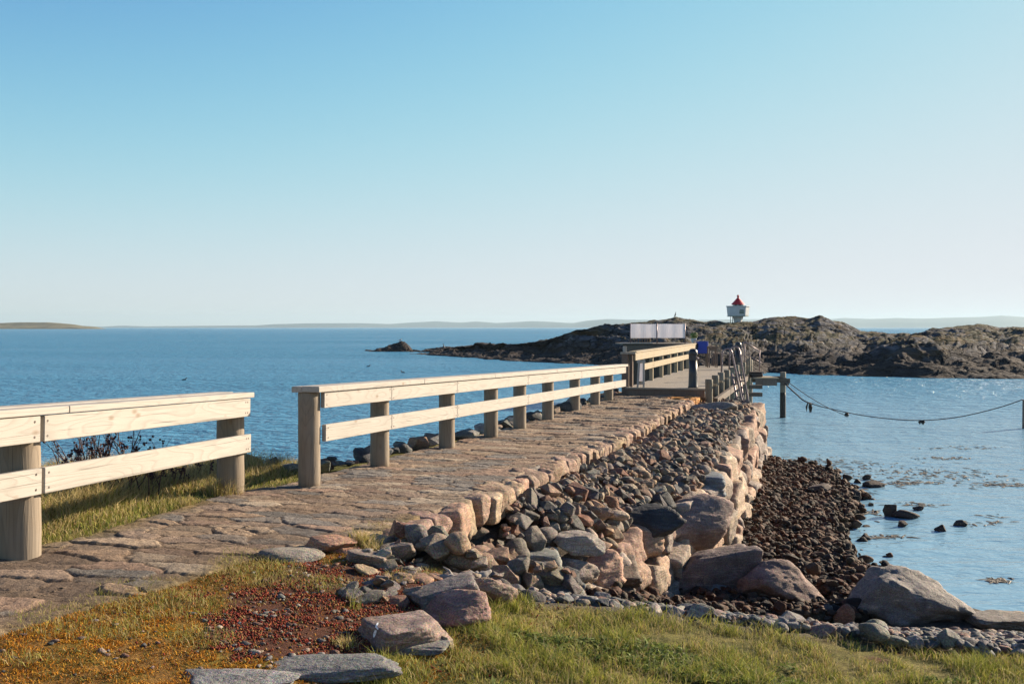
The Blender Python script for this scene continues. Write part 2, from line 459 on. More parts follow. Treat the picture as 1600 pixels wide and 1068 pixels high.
for q_ in (dif, glo, fre): l.new(bp.outputs[0], q_.inputs['Normal'])
ff = math_(n, l, 'MULTIPLY', fre.outputs[0], .95)
mxs = nd(n, 'ShaderNodeMixShader'); l.new(ff, mxs.inputs[0]); l.new(dif.outputs[0], mxs.inputs[1]); l.new(glo.outputs[0], mxs.inputs[2])
l.new(mxs.outputs[0], n['Material Output'].inputs['Surface']); n.remove(b)
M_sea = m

# island rock: tidal band, lichen, turf on flat tops
def island_material(name, turf=.6, far=False):
    m, n, l, b = new_mat(name)
    geo = nd(n, 'ShaderNodeNewGeometry'); g = geo.outputs['Position']
    mp = nd(n, 'ShaderNodeMapping'); mp.inputs['Scale'].default_value = (.55, .55, 1.6) if not far else (.02, .02, .08); l.new(g, mp.inputs[0]); q = mp.outputs[0]
    a = noise(n, l, q, 1.1, 7, .65, .6)
    c = ramp(n, l, a, [(.28, (.016, .015, .016)), (.42, (.042, .042, .048)), (.53, (.095, .098, .112)), (.68, (.20, .20, .21))])
    ad_ = nd(n, 'ShaderNodeVectorMath', operation='ADD'); nq_ = nd(n, 'ShaderNodeTexNoise'); nq_.inputs['Scale'].default_value = 1.2; nq_.inputs['Detail'].default_value = 4
    l.new(q, nq_.inputs['Vector']); l.new(q, ad_.inputs[0]); l.new(nq_.outputs['Color'], ad_.inputs[1])
    vc_ = nd(n, 'ShaderNodeTexVoronoi', feature='DISTANCE_TO_EDGE'); vc_.inputs['Scale'].default_value = .8; l.new(ad_.outputs[0], vc_.inputs['Vector'])
    vd_ = ramp(n, l, vc_.outputs['Distance'], [(0.0, 0.0), (.07, 1.0)])
    c = mix(n, l, vd_, (.02, .018, .018), c)
    li = noise(n, l, q, .55, 5, .65, .4)
    c = mix(n, l, ramp(n, l, li, [(.54, 0.0), (.64, .7)]), c, (.14, .08, .025))
    sz = nd(n, 'ShaderNodeSeparateXYZ'); l.new(g, sz.inputs[0]); zc = sz.outputs[2]
    nz = nd(n, 'ShaderNodeSeparateXYZ'); l.new(geo.outputs['Normal'], nz.inputs[0])
    tn = noise(n, l, q, .8, 4, .6)
    tf = math_(n, l, 'MULTIPLY', ramp(n, l, nz.outputs[2], [(.86, 0.0), (.96, 1.0)]), ramp(n, l, tn, [(.42, 0.0), (.5, 1.0)]))
    hi = nd(n, 'ShaderNodeMapRange'); hi.inputs['From Min'].default_value = 1.3; hi.inputs['From Max'].default_value = 2.2; l.new(zc, hi.inputs['Value'])
    tf = math_(n, l, 'MULTIPLY', math_(n, l, 'MULTIPLY', tf, hi.outputs[0]), turf)
    gc = ramp(n, l, noise(n, l, q, 2.4, 4, .6), [(.35, (.045, .055, .018)), (.5, (.085, .07, .028)), (.68, (.17, .11, .045))])
    c = mix(n, l, tf, c, gc)
    lowf = nd(n, 'ShaderNodeMapRange'); lowf.inputs['From Min'].default_value = 1.0; lowf.inputs['From Max'].default_value = 2.1; lowf.inputs['To Min'].default_value = 1; lowf.inputs['To Max'].default_value = 0
    zj = math_(n, l, 'ADD', zc, math_(n, l, 'MULTIPLY', math_(n, l, 'SUBTRACT', a, .5), 1.6)); l.new(zj, lowf.inputs['Value'])
    if not far: c = mix(n, l, math_(n, l, 'MULTIPLY', lowf.outputs[0], .85), c, (.045, .034, .028))
    l.new(c, b.inputs['Base Color']); b.inputs['Roughness'].default_value = .9; b.inputs['Specular IOR Level'].default_value = .15
    v = bump(n, l, None, vd_, .8, .35, bump(n, l, None, a, .9, .7 if not far else 6))
    bump(n, l, b, noise(n, l, q, 6, 5, .6), .6, .12 if not far else 2, v)
    return m
M_isle = island_material('skerry_rock', .8)
M_low = plain('heath_land', (.15, .125, .06), .95, 0, .5, .03)
M_far = plain('far_land', (.018, .035, .045), .95, 0, .3, .002)

# ------------------------------------------------------------------ sea, far land, islands
xs = np.array([-12500, -4000, -1000, -200, -40, 0, 40, 200, 1000, 4000, 12500.]); ys = np.array([-150, -20, 20, 60, 200, 1000, 4000, 12400.])
X, Y = np.meshgrid(xs, ys, indexing='ij')
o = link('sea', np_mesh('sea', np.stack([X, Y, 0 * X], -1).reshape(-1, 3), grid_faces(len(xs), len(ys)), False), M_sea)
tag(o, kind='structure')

def loft(name, rows, pxs, mat, amp, fr, seed, sub=4, label=None, ridged=True, lowk=1.0):
    """rows: list of (Z array over pxs, z array over pxs); a rocky sheet through them"""
    Zr = np.array([r[0] for r in rows]); zr = np.array([r[1] for r in rows]); nr = len(rows)
    u = np.linspace(0, nr - 1, (nr - 1) * sub + 1)
    Zs = np.stack([np.interp(u, range(nr), Zr[:, i]) for i in range(len(pxs))])
    us = u[None, :]
    i0 = np.clip(np.floor(u).astype(int), 0, nr - 2); f = u - i0; f = f * f * (3 - 2 * f) * .6 + f * .4
    zs = np.stack([zr[i0, i] * (1 - f) + zr[i0 + 1, i] * f for i in range(len(pxs))])
    Xs = (pxs[:, None] - 800) / F * Zs
    q = np.stack([Xs * fr, Zs * fr, zs * fr * .5], -1)
    nz = fbm(q, 5, seed, .55)
    if ridged:
        rd = 1 - np.abs(fbm(q * .8 + 5, 4, seed + 9)) * 4
        nz = nz * 1.5 + np.clip(rd, -1, 1) * -.35
        st = fbm(q * np.array([1.2, 3.0, 3.]) + 3, 3, seed + 4)
        nz += np.round(st * 3) / 3 * .5
    edge = np.minimum(u / 1.0, (nr - 1 - u) / 1.0).clip(.12, 1)[None, :]
    if ridged and nr > 8: edge = edge * np.interp(u, [0, 1, 3, 5, 7, 8, 10], [.5, .6, 1.4, 1.6, 1.2, .7, .7])[None, :]
    zs = zs + nz * amp * edge
    v = np.stack([Xs, Zs, zs], -1).reshape(-1, 3)
    return np_mesh(name, v, grid_faces(len(pxs), len(u)), True)

def Zw(y): return CAMZ * F / (np.asarray(y, float) - HOR)
def zat(y, Z): return CAMZ - (np.asarray(y) - HOR) / F * Z

ip = lambda pts: (lambda px: np.interp(px, [p[0] for p in pts], [p[1] for p in pts]))
top = ip([(640, 554), (652, 552), (680, 547), (700, 543), (730, 541), (745, 537), (762, 535), (785, 538), (800, 541), (830, 535), (845, 530), (858, 529), (880, 521), (900, 516), (930, 509), (950, 506), (985, 504),
          (1000, 502), (1030, 502), (1055, 495), (1075, 498), (1100, 502), (1120, 504), (1140, 504.5), (1160, 504), (1180, 500.5), (1195, 494), (1215, 491), (1230, 493), (1245, 496), (1265, 496), (1280, 494),
          (1292, 497), (1310, 500), (1330, 508), (1345, 517), (1375, 518), (1400, 520), (1430, 521), (1440, 518), (1460, 512), (1490, 507), (1520, 504.5), (1540, 505), (1560, 509), (1600, 510), (1680, 508), (1800, 512), (1900, 540)])
wat = ip([(640, 553), (700, 556), (780, 563), (850, 566), (950, 571), (1000, 577), (1030, 590), (1100, 593), (1160, 590), (1175, 585), (1200, 583), (1280, 586), (1380, 588), (1480, 591), (1600, 591), (1900, 592)])
front = ip([(640, 553), (700, 550), (760, 548), (800, 556), (850, 551), (900, 548), (950, 549), (1000, 550), (1100, 556), (1165, 553), (1200, 550), (1280, 548), (1330, 550), (1360, 547), (1390, 533), (1410, 528), (1440, 536), (1480, 546), (1520, 549), (1560, 553), (1600, 556), (1900, 556)])
mid = ip([(640, 552), (760, 545), (800, 549), (850, 541), (900, 531), (950, 526), (1000, 525), (1100, 525), (1165, 521), (1200, 514), (1280, 517), (1340, 530), (1400, 534), (1440, 529), (1500, 523), (1600, 526), (1900, 530)])
pxs = np.concatenate([np.arange(640, 1640, 1.6), np.arange(1640, 1900, 6)])
yw = wat(pxs); Z0 = Zw(yw)
Z1 = Z0 * 1.10; Z2 = Z1 + np.minimum(4, .05 * Z0 * .6); Z4 = np.maximum(Z0 + 14, 106); Z3 = (Z2 * .45 + Z4 * .55); Z5 = Z4 + 10; Z6 = Z4 + 26
_top = top; top = lambda p_: _top(p_) + np.interp(p_, [1170, 1200, 1900], [0, 1.6, 1.6])
rows = [(Z0 - 2.5, Z0 * 0 - .9), (Z0, Z0 * 0 + .02), (Z0 * 1.035, zat(yw * .55 + front(pxs) * .45, Z0 * 1.035)), (Z1, zat(front(pxs), Z1)), (Z2, zat(front(pxs), Z1) - .25),
        (Z3, zat(mid(pxs), Z3)), (Z3 + 2.5, zat(mid(pxs), Z3) - .1), (Z4 * .5 + Z3 * .5 + 1, zat(mid(pxs) * .4 + top(pxs) * .6, Z4 * .5 + Z3 * .5)), (Z4, zat(top(pxs), Z4)), (Z5, zat(top(pxs), Z4) * .7), (Z6, Z6 * 0 - 1)]
o = link('rocky_island', loft('rocky_island', rows, pxs, M_isle, .44, .40, 3, 15), M_isle)
tag(o, kind='structure')
# small skerry off the point
pxs = np.arange(570, 652, .8)
st_ = ip([(570, 551), (578, 548), (600, 542), (615, 538), (625, 534), (632, 534), (640, 541), (647, 548), (652, 551)])
Z0 = np.full(len(pxs), Zw(549.0)); zt = np.maximum(zat(st_(pxs), Z0 + 2), -.3)
rows = [(Z0 - 2, Z0 * 0 - .8), (Z0 - .5, zt * .25), (Z0 + .5, zt * .7), (Z0 + 2, zt), (Z0 + 4, zt * .5), (Z0 + 6, Z0 * 0 - 1)]
tag(link('rocky_skerry', loft('rocky_skerry', rows, pxs, M_isle, .28, .8, 11, 6), M_isle), kind='structure')
# low heath island far left
pxs = np.arange(-200, 168, 3.0)
st_ = ip([(-200, 506), (-60, 502), (0, 504.5), (30, 503.6), (75, 503.4), (110, 506), (130, 509), (150, 510.6), (168, 514)])
Z0 = np.full(len(pxs), 2000.0); zt = np.maximum(zat(st_(pxs), Z0), -1)
rows = [(Z0 - 60, Z0 * 0 - 1.), (Z0 - 45, zt * .25 + .3), (Z0 - 20, zt * .6), (Z0, zt), (Z0 + 60, zt), (Z0 + 120, Z0 * 0 - 1)]
tag(link('low_island', loft('low_island', rows, pxs, M_low, 1.1, .03, 5, 3, ridged=False), M_low), kind='structure')
# far hills
pxs = np.arange(-300, 1950, 4.0)
st_ = ip([(-300, 506), (100, 508), (160, 510), (190, 508.4), (230, 509.6), (300, 508.8), (400, 508), (430, 506), (480, 504.8), (560, 504.5), (610, 506), (630, 504.5), (680, 501.5), (720, 503.5), (745, 502), (775, 504.5),
          (800, 503), (830, 501.5), (870, 503), (895, 504.5), (915, 501), (950, 498), (980, 499), (1060, 500), (1200, 498), (1290, 499), (1320, 496.6), (1360, 498), (1400, 496.6), (1440, 497.6), (1490, 496), (1530, 495), (1565, 492.6), (1600, 495), (1700, 497), (1950, 503)])
Z0 = np.full(len(pxs), 9300.0) + 500 * np.sin(pxs / 90.); zt = zat(st_(pxs), Z0)
rows = [(Z0 - 500, Z0 * 0 - 3), (Z0 - 250, zt * .6), (Z0, zt), (Z0 + 400, zt * .7), (Z0 + 900, Z0 * 0 - 3)]
tag(link('far_hills', loft('far_hills', rows, pxs, M_far, 3.0, .004, 6, 3, ridged=False), M_far), kind='structure')

# air that fades the far shore
B_ = bmesh.new(); bmesh.ops.create_cube(B_, size=1, matrix=Matrix.Translation((0, 6125, 68)) @ Matrix.Diagonal((25100, 12650, 142, 1)))
me = bpy.data.meshes.new('haze'); B_.to_mesh(me); B_.free()
hz = bpy.data.materials.new('haze_air'); hz.use_nodes = True; hn = hz.node_tree.nodes; hn.remove(hn['Principled BSDF'])
pv = hn.new('ShaderNodeVolumePrincipled'); pv.inputs['Density'].default_value = .8e-4; pv.inputs['Color'].default_value = (.54, .74, .87, 1); pv.inputs['Anisotropy'].default_value = .2
hz.node_tree.links.new(pv.outputs[0], hn['Material Output'].inputs['Volume'])
tag(link('haze', me, hz), kind='stuff')

# ------------------------------------------------------------------ ground sheet
GREEN = np.array([.12, .12, .03]); MOSS = np.array([.22, .115, .03]); RED = np.array([.13, .055, .035]); SOIL = np.array([.11, .08, .055]); STRAW = np.array([.30, .22, .10]); GRIT = np.array([.12, .105, .09]); DARK = np.array([.035, .026, .02])
def ell(px, py, cx, cy, rx, ry): return np.clip(1.4 - np.sqrt(((px - cx) / rx) ** 2 + ((py - cy) / ry) ** 2), 0, 1)
def cover(x, y, z):
    """weights of grass / moss / stonecrop over the near ground"""
    yy = np.maximum(y, 1.0); px, py = pix(x, yy, z)
    s, t = to_st(x, y)
    nn = n2(x, y, 2.2, 4, 2) * .5 + n2(x, y, 7, 3, 5) * .25
    leftg = sstep(.05, -.12, t - tL(s) + nn * .25) * sstep(-.1, .1, t - tgrass(s))
    red = np.maximum.reduce([ell(px, py, 610, 925, 170, 50), ell(px, py, 470, 985, 190, 62), ell(px, py, 700, 905, 110, 30), ell(px, py, 545, 1010, 130, 40)])
    red = sstep(.42, .62, red + nn * 2.6)
    moss = np.maximum.reduce([ell(px, py, 330, 1010, 400, 100), ell(px, py, 380, 935, 130, 50), ell(px, py, 60, 1060, 200, 60), ell(px, py, 480, 890, 90, 28)])
    moss = sstep(.15, .5, moss + nn * .5) * (1 - red * .9)
    ye = np.interp(x, [-1.5, 0, 8], [6.6, 6.25, 6.05])
    fg = sstep(.12, -.12, y - ye + nn * .25) * sstep(.0, .35, x + .95 + (y - 5) * .25 + nn * .6)
    fg = fg * (1 - red) * (t > tR(s))
    tuft = np.maximum.reduce([ell(px, py, 400, 895, 75, 26), ell(px, py, 250, 948, 120, 28), ell(px, py, 130, 985, 130, 26), ell(px, py, 310, 1000, 60, 20), ell(px, py, 650, 902, 60, 10), ell(px, py, 30, 1035, 60, 16), ell(px, py, 500, 915, 60, 14)])
    tuft = sstep(.35, .75, tuft + nn * .8)
    return leftg, red, moss, fg, tuft

gx = np.unique(np.round(np.concatenate([np.arange(-40, -9, 1.5), np.arange(-9, -5, .2), np.arange(-5, 5, .045), np.arange(5, 9, .1), np.arange(9, 30, .8)]), 4))
gy = np.unique(np.round(np.concatenate([np.arange(-20, 3.5, .6), np.arange(3.5, 10, .045), np.arange(10, 30, .08), np.arange(30, 34, 1)]), 4))
X, Y = np.meshgrid(gx, gy, indexing='ij')
Zg = zground(X, Y)
lg, rd, ms, fg, tf = cover(X, Y, Zg)
bumps = n2(X, Y, 5, 4, 21) * .022 + n2(X, Y, 1.3, 2, 22) * .03
s_, t_ = to_st(X, Y)
inpath = (t_ > tL(s_)) & (t_ < tR(s_)) & (s_ > -7.5)
Zv = Zg + bumps * np.where(inpath, .15, 1.0)
col = np.tile(SOIL, X.shape + (1,)) * 1.0
nn = n2(X, Y, 9, 3, 31)[..., None]; nm = n2(X, Y, 3, 4, 33)[..., None]
def lay(c, k, a): return a * (1 - k[..., None]) + c * k[..., None]
col = lay(GRIT, ((Y > 6.2) & (t_ > 1.7)).astype(float), col)
col = lay(DARK, sstep(11.5, 12.8, Y) * (t_ > 2), col)
mosscol = MOSS * (1 + .5 * nn) * np.array([1, 1.0, 1]) + np.array([.0, .05, .0]) * np.clip(nm * 2, 0, 1)
col = col * (1 - ms[..., None]) + mosscol * ms[..., None]
col = lay(RED * .8, rd, col)
gcol = GREEN * .8 * (1 + .5 * nn) + (STRAW * .6) * np.clip(nm * 1.5 + .3, 0, 1)
gk = np.clip(np.maximum(lg, fg), 0, 1)[..., None]
col = col * (1 - gk) + gcol * gk
me = np_mesh('ground', np.stack([X, Y, Zv], -1).reshape(-1, 3), grid_faces(len(gx), len(gy)), True, np.clip(col, .01, 1).reshape(-1, 3))
tag(link('ground', me, M_ground), kind='structure')

# ------------------------------------------------------------------ stone path (heightfield of worn flagstones)
def flag_field(x, y, cs=.34, seed=5):
    """voronoi cells: returns F1, F2, id"""
    s, t = to_st(x, y)
    u = s / cs * 1.75; v = t / (cs * 1.3)
    iu = np.floor(u).astype(int); iv = np.floor(v).astype(int)
    best = np.full(x.shape, 9.); sec = np.full(x.shape, 9.); ci = np.zeros(x.shape, int); cj = np.zeros(x.shape, int)
    wob = .30
    uu = u + wob * n2(x, y, 6, 4, 41); vv = v + wob * n2(x, y, 6, 4, 42)
    for di in (-1, 0, 1):
        for dj in (-1, 0, 1):
            a = iu + di; b_ = iv + dj; z0 = a * 0
            cu = a + .12 + .76 * hash3(a, b_, z0, seed); cv = b_ + .12 + .76 * hash3(a, b_, z0, seed + 1)
            d = np.abs(uu - cu) ** 2.4 + np.abs(vv - cv) ** 2.4; d = d ** (1 / 2.4) * (.85 + .4 * hash3(a, b_, z0, seed + 2))
            m1 = d < best
            sec = np.where(m1, best, np.minimum(sec, d)); ci = np.where(m1, a, ci); cj = np.where(m1, b_, cj); best = np.where(m1, d, best)
    return best, sec, ci, cj
ss = np.concatenate([np.arange(-7.5, -4.6, .03), np.arange(-4.6, 1.5, .0125), np.arange(1.5, 6, .02), np.arange(6, 17.05, .03)]); ts = np.arange(-1.15, 1.9, .0165)
S, T = np.meshgrid(ss, ts, indexing='ij')
# squeeze the grid between the path edges
lo, hi_ = tL(S) - .04, tR(S)
Tn = lo + (T - ts[0]) / (ts[-1] - ts[0]) * (hi_ - lo)
edgen = .07 * n2(S, 0 * S, 3, 3, 51) * (S < -1)
Tn = Tn + edgen * np.sign(Tn - .7)
X, Y = to_xy(S, Tn)
f1, f2, ci, cj = flag_field(X, Y)
gap = (f2 - f1)
k = sstep(.015, .085, gap)
hid = hash3(ci, cj, ci * 0, 77); hid2 = hash3(ci, cj, ci * 0, 78); hid3 = hash3(ci, cj, ci * 0, 79)
tilt = (hid2 - .5) * .05 * (X * 7 % 1 - .5) * 0
slope = ((hid2 - .5) * (S * 3.7 - ci) + (hid3 - .5) * (Tn * 2.8 - cj)) * .003
Zp = zp(S) - .009 + k * (.009 + .007 * (hid - .5)) - .006 * sstep(.35, .9, f1) + np.clip(slope, -.02, .02) * k + n2(X, Y, 9, 4, 61) * .011 + n2(X, Y, 25, 4, 62) * .007 + n2(X, Y, .9, 2, 63) * .02
ed = np.minimum(Tn - lo, hi_ - Tn)
Zp = Zp - .05 * sstep(.06, 0, ed)
pal = np.array([[.26, .19, .13], [.21, .155, .115], [.24, .165, .12], [.19, .165, .14], [.31, .25, .185], [.225, .16, .11], [.165, .148, .13], [.27, .205, .145]])
cc = pal[(hid3 * 7.99).astype(int)] * (.72 + .5 * hid[..., None])
dirt = np.array([.155, .11, .078]) * (.62 + .38 * sstep(-3.5, 1.5, S))[..., None]
far = sstep(3, 9, S)[..., None]
kk = k[..., None] * (1 - .12 * far)
# near part trodden over with soil: only some stones show through
mud = sstep(-.5, -4.5, S + n2(X, Y, 1.5, 3, 64) * 1.5)
show = sstep(.45, .6, hid2 + n2(X, Y, 4, 3, 65) * .25)
kk = kk * (1 - .75 * (mud * (1 - show))[..., None])
cc = cc * kk + dirt * (1 + .35 * n2(X, Y, 12, 3, 66)[..., None]) * (1 - kk)
orange = np.exp(-(((S - 16.0) / .5) ** 2 + ((Tn - 1.45) / .25) ** 2))[..., None]
cc = cc * (1 - orange) + np.array([.42, .17, .02]) * orange
mosse = (sstep(.3, 0, ed + n2(X, Y, 5, 3, 67) * .15) * (S < -1.2))[..., None] * .7
cc = cc * (1 - mosse) + np.array([.17, .12, .04]) * mosse
me = np_mesh('stone_path', np.stack([X, Y, Zp], -1).reshape(-1, 3), grid_faces(*S.shape), True, np.clip(cc, .01, 1).reshape(-1, 3))
tag(link('stone_path', me, M_flag), kind='structure')

# ------------------------------------------------------------------ rocks
ICO = {}
def ico(sub):
    if sub not in ICO:
        b_ = bmesh.new(); bmesh.ops.create_icosphere(b_, subdivisions=sub, radius=1)
        b_.verts.ensure_lookup_table()
        v = np.array([x.co[:] for x in b_.verts]); f = np.array([[x.index for x in q.verts] for q in b_.faces]); b_.free()
        v /= np.linalg.norm(v, axis=1)[:, None]; ICO[sub] = (v, f)
    return ICO[sub]
def rock_verts(seed, sub=4, kind='angular', amp=.10):
    r_ = np.random.default_rng(seed)
    v, f = ico(sub)
    if kind == 'round':
        nrm = r_.normal(size=(9, 3)); d = r_.uniform(.88, 1.15, 9); mpow = 5
    elif kind == 'block':
        ax = np.concatenate([np.eye(3), -np.eye(3)]) + r_.normal(size=(6, 3)) * .13
        nrm = np.concatenate([ax, r_.normal(size=(6, 3))]); d = np.concatenate([r_.uniform(.78, 1.0, 6), r_.uniform(.95, 1.3, 6)]); mpow = 20
    elif kind == 'kerb':
        ax = np.concatenate([np.eye(3), -np.eye(3)]) + r_.normal(size=(6, 3)) * .12
        nrm = np.concatenate([ax, r_.normal(size=(5, 3))]); d = np.concatenate([r_.uniform(.82, 1.0, 6), r_.uniform(1.0, 1.3, 5)]); mpow = 12
    else:
        nrm = r_.normal(size=(12, 3)); d = r_.uniform(.66, 1.1, 12); mpow = 26
    nrm = nrm / np.linalg.norm(nrm, axis=1)[:, None]
    dots = np.maximum(v @ nrm.T, 0) / d
    rad = 1 / (np.sum(dots ** mpow, 1) ** (1 / mpow) + 1e-6)
    rad = np.minimum(rad, 1.6)
    q = v * rad[:, None]
    q = q * (1 + amp * fbm(q * 1.9 + seed * 3.1, 4, seed % 97, .5))[:, None]
    if sub >= 4:
        q = q * (1 + .035 * fbm(q * 7 + seed, 3, seed % 89, .6))[:, None]
        cr = np.abs(fbm(q * np.array([1.2, 1.2, 3.0]) + seed * 7, 3, seed % 83))
        q = q * (1 - .045 * np.exp(-(cr / .035) ** 2))[:, None]
    q -= (q.max(0) + q.min(0)) / 2; q /= (q.max(0) - q.min(0)) / 2
    return q, f
def hull_verts(seed, npts=15, flat=False):
    r_ = np.random.default_rng(seed); b_ = bmesh.new()
    v = r_.normal(size=(npts, 3)); v /= np.linalg.norm(v, axis=1)[:, None]; v *= r_.uniform(.8, 1.05, npts)[:, None]
    for q in v: b_.verts.new(q)
    h = bmesh.ops.convex_hull(b_, input=b_.verts)
    bmesh.ops.delete(b_, geom=[g for g in h['geom_interior'] if isinstance(g, bmesh.types.BMVert)], context='VERTS')
    bmesh.ops.dissolve_limit(b_, angle_limit=R(16), verts=b_.verts, edges=b_.edges)
    bmesh.ops.bevel(b_, geom=list(b_.edges), offset=.07, segments=2, affect='EDGES', profile=.6)
    bmesh.ops.triangulate(b_, faces=b_.faces)
    bmesh.ops.subdivide_edges(b_, edges=[e for e in b_.edges if e.calc_length() > .45], cuts=1)
    bmesh.ops.triangulate(b_, faces=b_.faces)
    b_.verts.index_update(); b_.verts.ensure_lookup_table()
    q = np.array([x.co[:] for x in b_.verts]); f = np.array([[x.index for x in t.verts] for t in b_.faces]); b_.free()
    q = q * (1 + .05 * fbm(q * 2.5 + seed, 3, seed % 91))[:, None]
    q -= (q.max(0) + q.min(0)) / 2; q /= (q.max(0) - q.min(0)) / 2
    return q, f
def small_verts(seed, sub, kind):
    if kind in ('angular', 'block'): return hull_verts(seed, 13 if kind == 'block' else 17)
    return rock_verts(seed, sub, kind, .12)
def rock_mesh(name, seed, sub, kind, mat, amp=.1):
    q, f = rock_verts(seed, sub, kind, amp)
    me = np_mesh(name, q, f, True); me.materials.append(mat); return me

PAL = np.array([[.27, .185, .145], [.34, .265, .20], [.20, .195, .19], [.085, .09, .095], [.19, .19, .16], [.24, .135, .10], [.38, .33, .28], [.29, .21, .155], [.15, .14, .135]])
def pick(wt=None, v=.18):
    i = rng.choice(len(PAL), p=None if wt is None else np.array(wt) / sum(wt))
    return tuple(np.clip(PAL[i] * (1 + rng.uniform(-v, v)) * (1 + rng.uniform(-.05, .05, 3)), .01, 1)) + (1,)

# height map of everything stony, so later stones come to rest on earlier ones
HX0, HY0, HR = -6.0, 5.4, .03
HNX, HNY = int(16.0 / HR), int(23 / HR)
hx = HX0 + (np.arange(HNX) + .5) * HR; hy = HY0 + (np.arange(HNY) + .5) * HR
HXX, HYY = np.meshgrid(hx, hy, indexing='ij')
HM = zground(HXX, HYY); HB = HM.copy()
def stamp(c, dims, rz):
    """dims: half sizes"""
    rr = max(dims[0], dims[1]); i0 = int((c[0] - rr - HX0) / HR); i1 = int((c[0] + rr - HX0) / HR) + 2; j0 = int((c[1] - rr - HY0) / HR); j1 = int((c[1] + rr - HY0) / HR) + 2
    i0, j0 = max(i0, 0), max(j0, 0); i1, j1 = min(i1, HNX), min(j1, HNY)
    if i0 >= i1 or j0 >= j1: return
    x = HXX[i0:i1, j0:j1] - c[0]; y = HYY[i0:i1, j0:j1] - c[1]
    a = (x * math.cos(rz) + y * math.sin(rz)) / dims[0]; b_ = (-x * math.sin(rz) + y * math.cos(rz)) / dims[1]
    q = 1 - a * a - b_ * b_; ok = q > 0
    HM[i0:i1, j0:j1] = np.where(ok, np.maximum(HM[i0:i1, j0:j1], c[2] + dims[2] * np.sqrt(np.maximum(q, 0)) * .92), HM[i0:i1, j0:j1])
def hm_mean(x, y, r_):
    i0 = int((x - r_ - HX0) / HR); i1 = int((x + r_ - HX0) / HR) + 1; j0 = int((y - r_ - HY0) / HR); j1 = int((y + r_ - HY0) / HR) + 1
    i0, j0 = max(i0, 0), max(j0, 0); blk = HM[i0:max(i1, i0 + 1), j0:max(j1, j0 + 1)]
    if blk.size == 0: return 0., 0.
    bb = HB[i0:max(i1, i0 + 1), j0:max(j1, j0 + 1)]
    return float(blk.mean()), float((blk - bb).mean())

def place_rock(name, me, loc, dims, rz, color, parent=None, tilt=(0, 0), do_stamp=True):
    o = link(name, me, None, parent, loc)
    o.rotation_euler = (tilt[0], tilt[1], rz); o.scale = dims; o.color = color
    if do_stamp: stamp(loc, dims, rz)
    return o

# -- kerb: edge stones along the path's right side
KERB = [rock_mesh('edge_stone', 500 + i, 4, 'kerb', M_rock, .13) for i in range(14)]
kx, ky = to_xy(-2.6, 1.8)
kerb = empty('stone_kerb', (kx, ky, 1.5), 'row of rounded granite edge stones holding the raised footpath above the rubble', 'kerb')
s = -2.75; i = 0
while s < 16.9 and i < 99:
    ln = rng.uniform(.18, .30) if s > 3 else rng.uniform(.22, .40)
    hgt = (.32 if s > -1.2 else .27) * rng.uniform(.9, 1.1); dep = rng.uniform(.26, .42)
    sc_ = s + ln / 2
    t0 = float(tR(sc_)) + .06 + rng.uniform(-.03, .04)
    x, y = to_xy(sc_, t0 - dep / 2 + .10)
    ztop = float(zp(sc_)) + .012 + rng.uniform(-.015, .015)
    col = tuple(np.array([.27, .185, .13]) * rng.uniform(.8, 1.2) * (1 + rng.uniform(-.07, .07, 3))) + (1,)
    if 15.4 < s < 16.4: col = (.42, .20, .06, 1)
    if i == 0: col = (.36, .20, .13, 1)
    place_rock('edge_stone', KERB[i % 14], (x, y, ztop - hgt / 2), (dep / 2, ln / 2 * 1.06, hgt / 2), math.atan2(-DX, DY) + rng.uniform(-.12, .12), col, kerb, (rng.uniform(-.05, .05), rng.uniform(-.02, .10)))
    s += ln; i += 1

# -- breakwater wall: big face stones in courses
WALL = [rock_mesh('wall_stone', 700 + i, 4, 'block', M_rock, .12) for i in range(16)]
wx, wy = to_xy(0, 2.5)
wall = empty('breakwater_wall', (wx, wy, .4), 'dry stone breakwater wall of big sunlit granite blocks along the outer edge of the rubble', 'stone wall')
nwall = 0
s = .35
cols_ = []
while s < 18.8:
    ln = rng.uniform(.34, .5) if s < 5.4 else rng.uniform(.55, .85)
    cols_.append((s + ln / 2, ln)); s += ln
for (sc_, ln) in cols_:
    t0 = float(tw(sc_)); x0, y0 = to_xy(sc_, t0)
    zb = float(zshore(np.array(x0), np.array(y0))) - .12; zb = max(zb, -.35)
    zt = float(zp(sc_)) - .36 - .40 * float(sstep(7.5, 1.5, sc_))
    H = zt - zb; nc = max(1, min(3, int(math.ceil(H / .42))))
    dt = float(tw(sc_ + .2) - tw(sc_ - .2)) / .4
    ang = math.atan2(-DX, DY) + 0
    ang = math.atan2(-DX, DY) - math.atan(dt)
    for k_ in range(nc):
        hh = H / nc
        sj = sc_ + (ln * .45 if k_ % 2 else 0) + rng.uniform(-.05, .05)
        dep = rng.uniform(.5, .75) if k_ == nc - 1 else rng.uniform(.42, .6)
        t1 = float(tw(sj)) - .10 * k_ - dep / 2 + .08 + rng.uniform(-.05, .05)
        x, y = to_xy(sj, t1)
        zc = zb + hh * (k_ + .5) + rng.uniform(-.03, .03)
        if nwall >= 100: continue
        hz = hh / 2 * rng.uniform(1.02, 1.2)
        place_rock('wall_stone', WALL[rng.integers(16)], (x, y, zc), (dep / 2, ln / 2 * rng.uniform(1.0, 1.15), hz), ang + rng.uniform(-.3, .3), tuple(np.array([[.33, .225, .16], [.31, .20, .15], [.29, .235, .185], [.35, .27, .20], [.23, .19, .165]][rng.integers(5)]) * rng.uniform(.75, 1.15)) + (1,), wall, (rng.uniform(-.22, .22), rng.uniform(-.1, .25)))
        nwall += 1

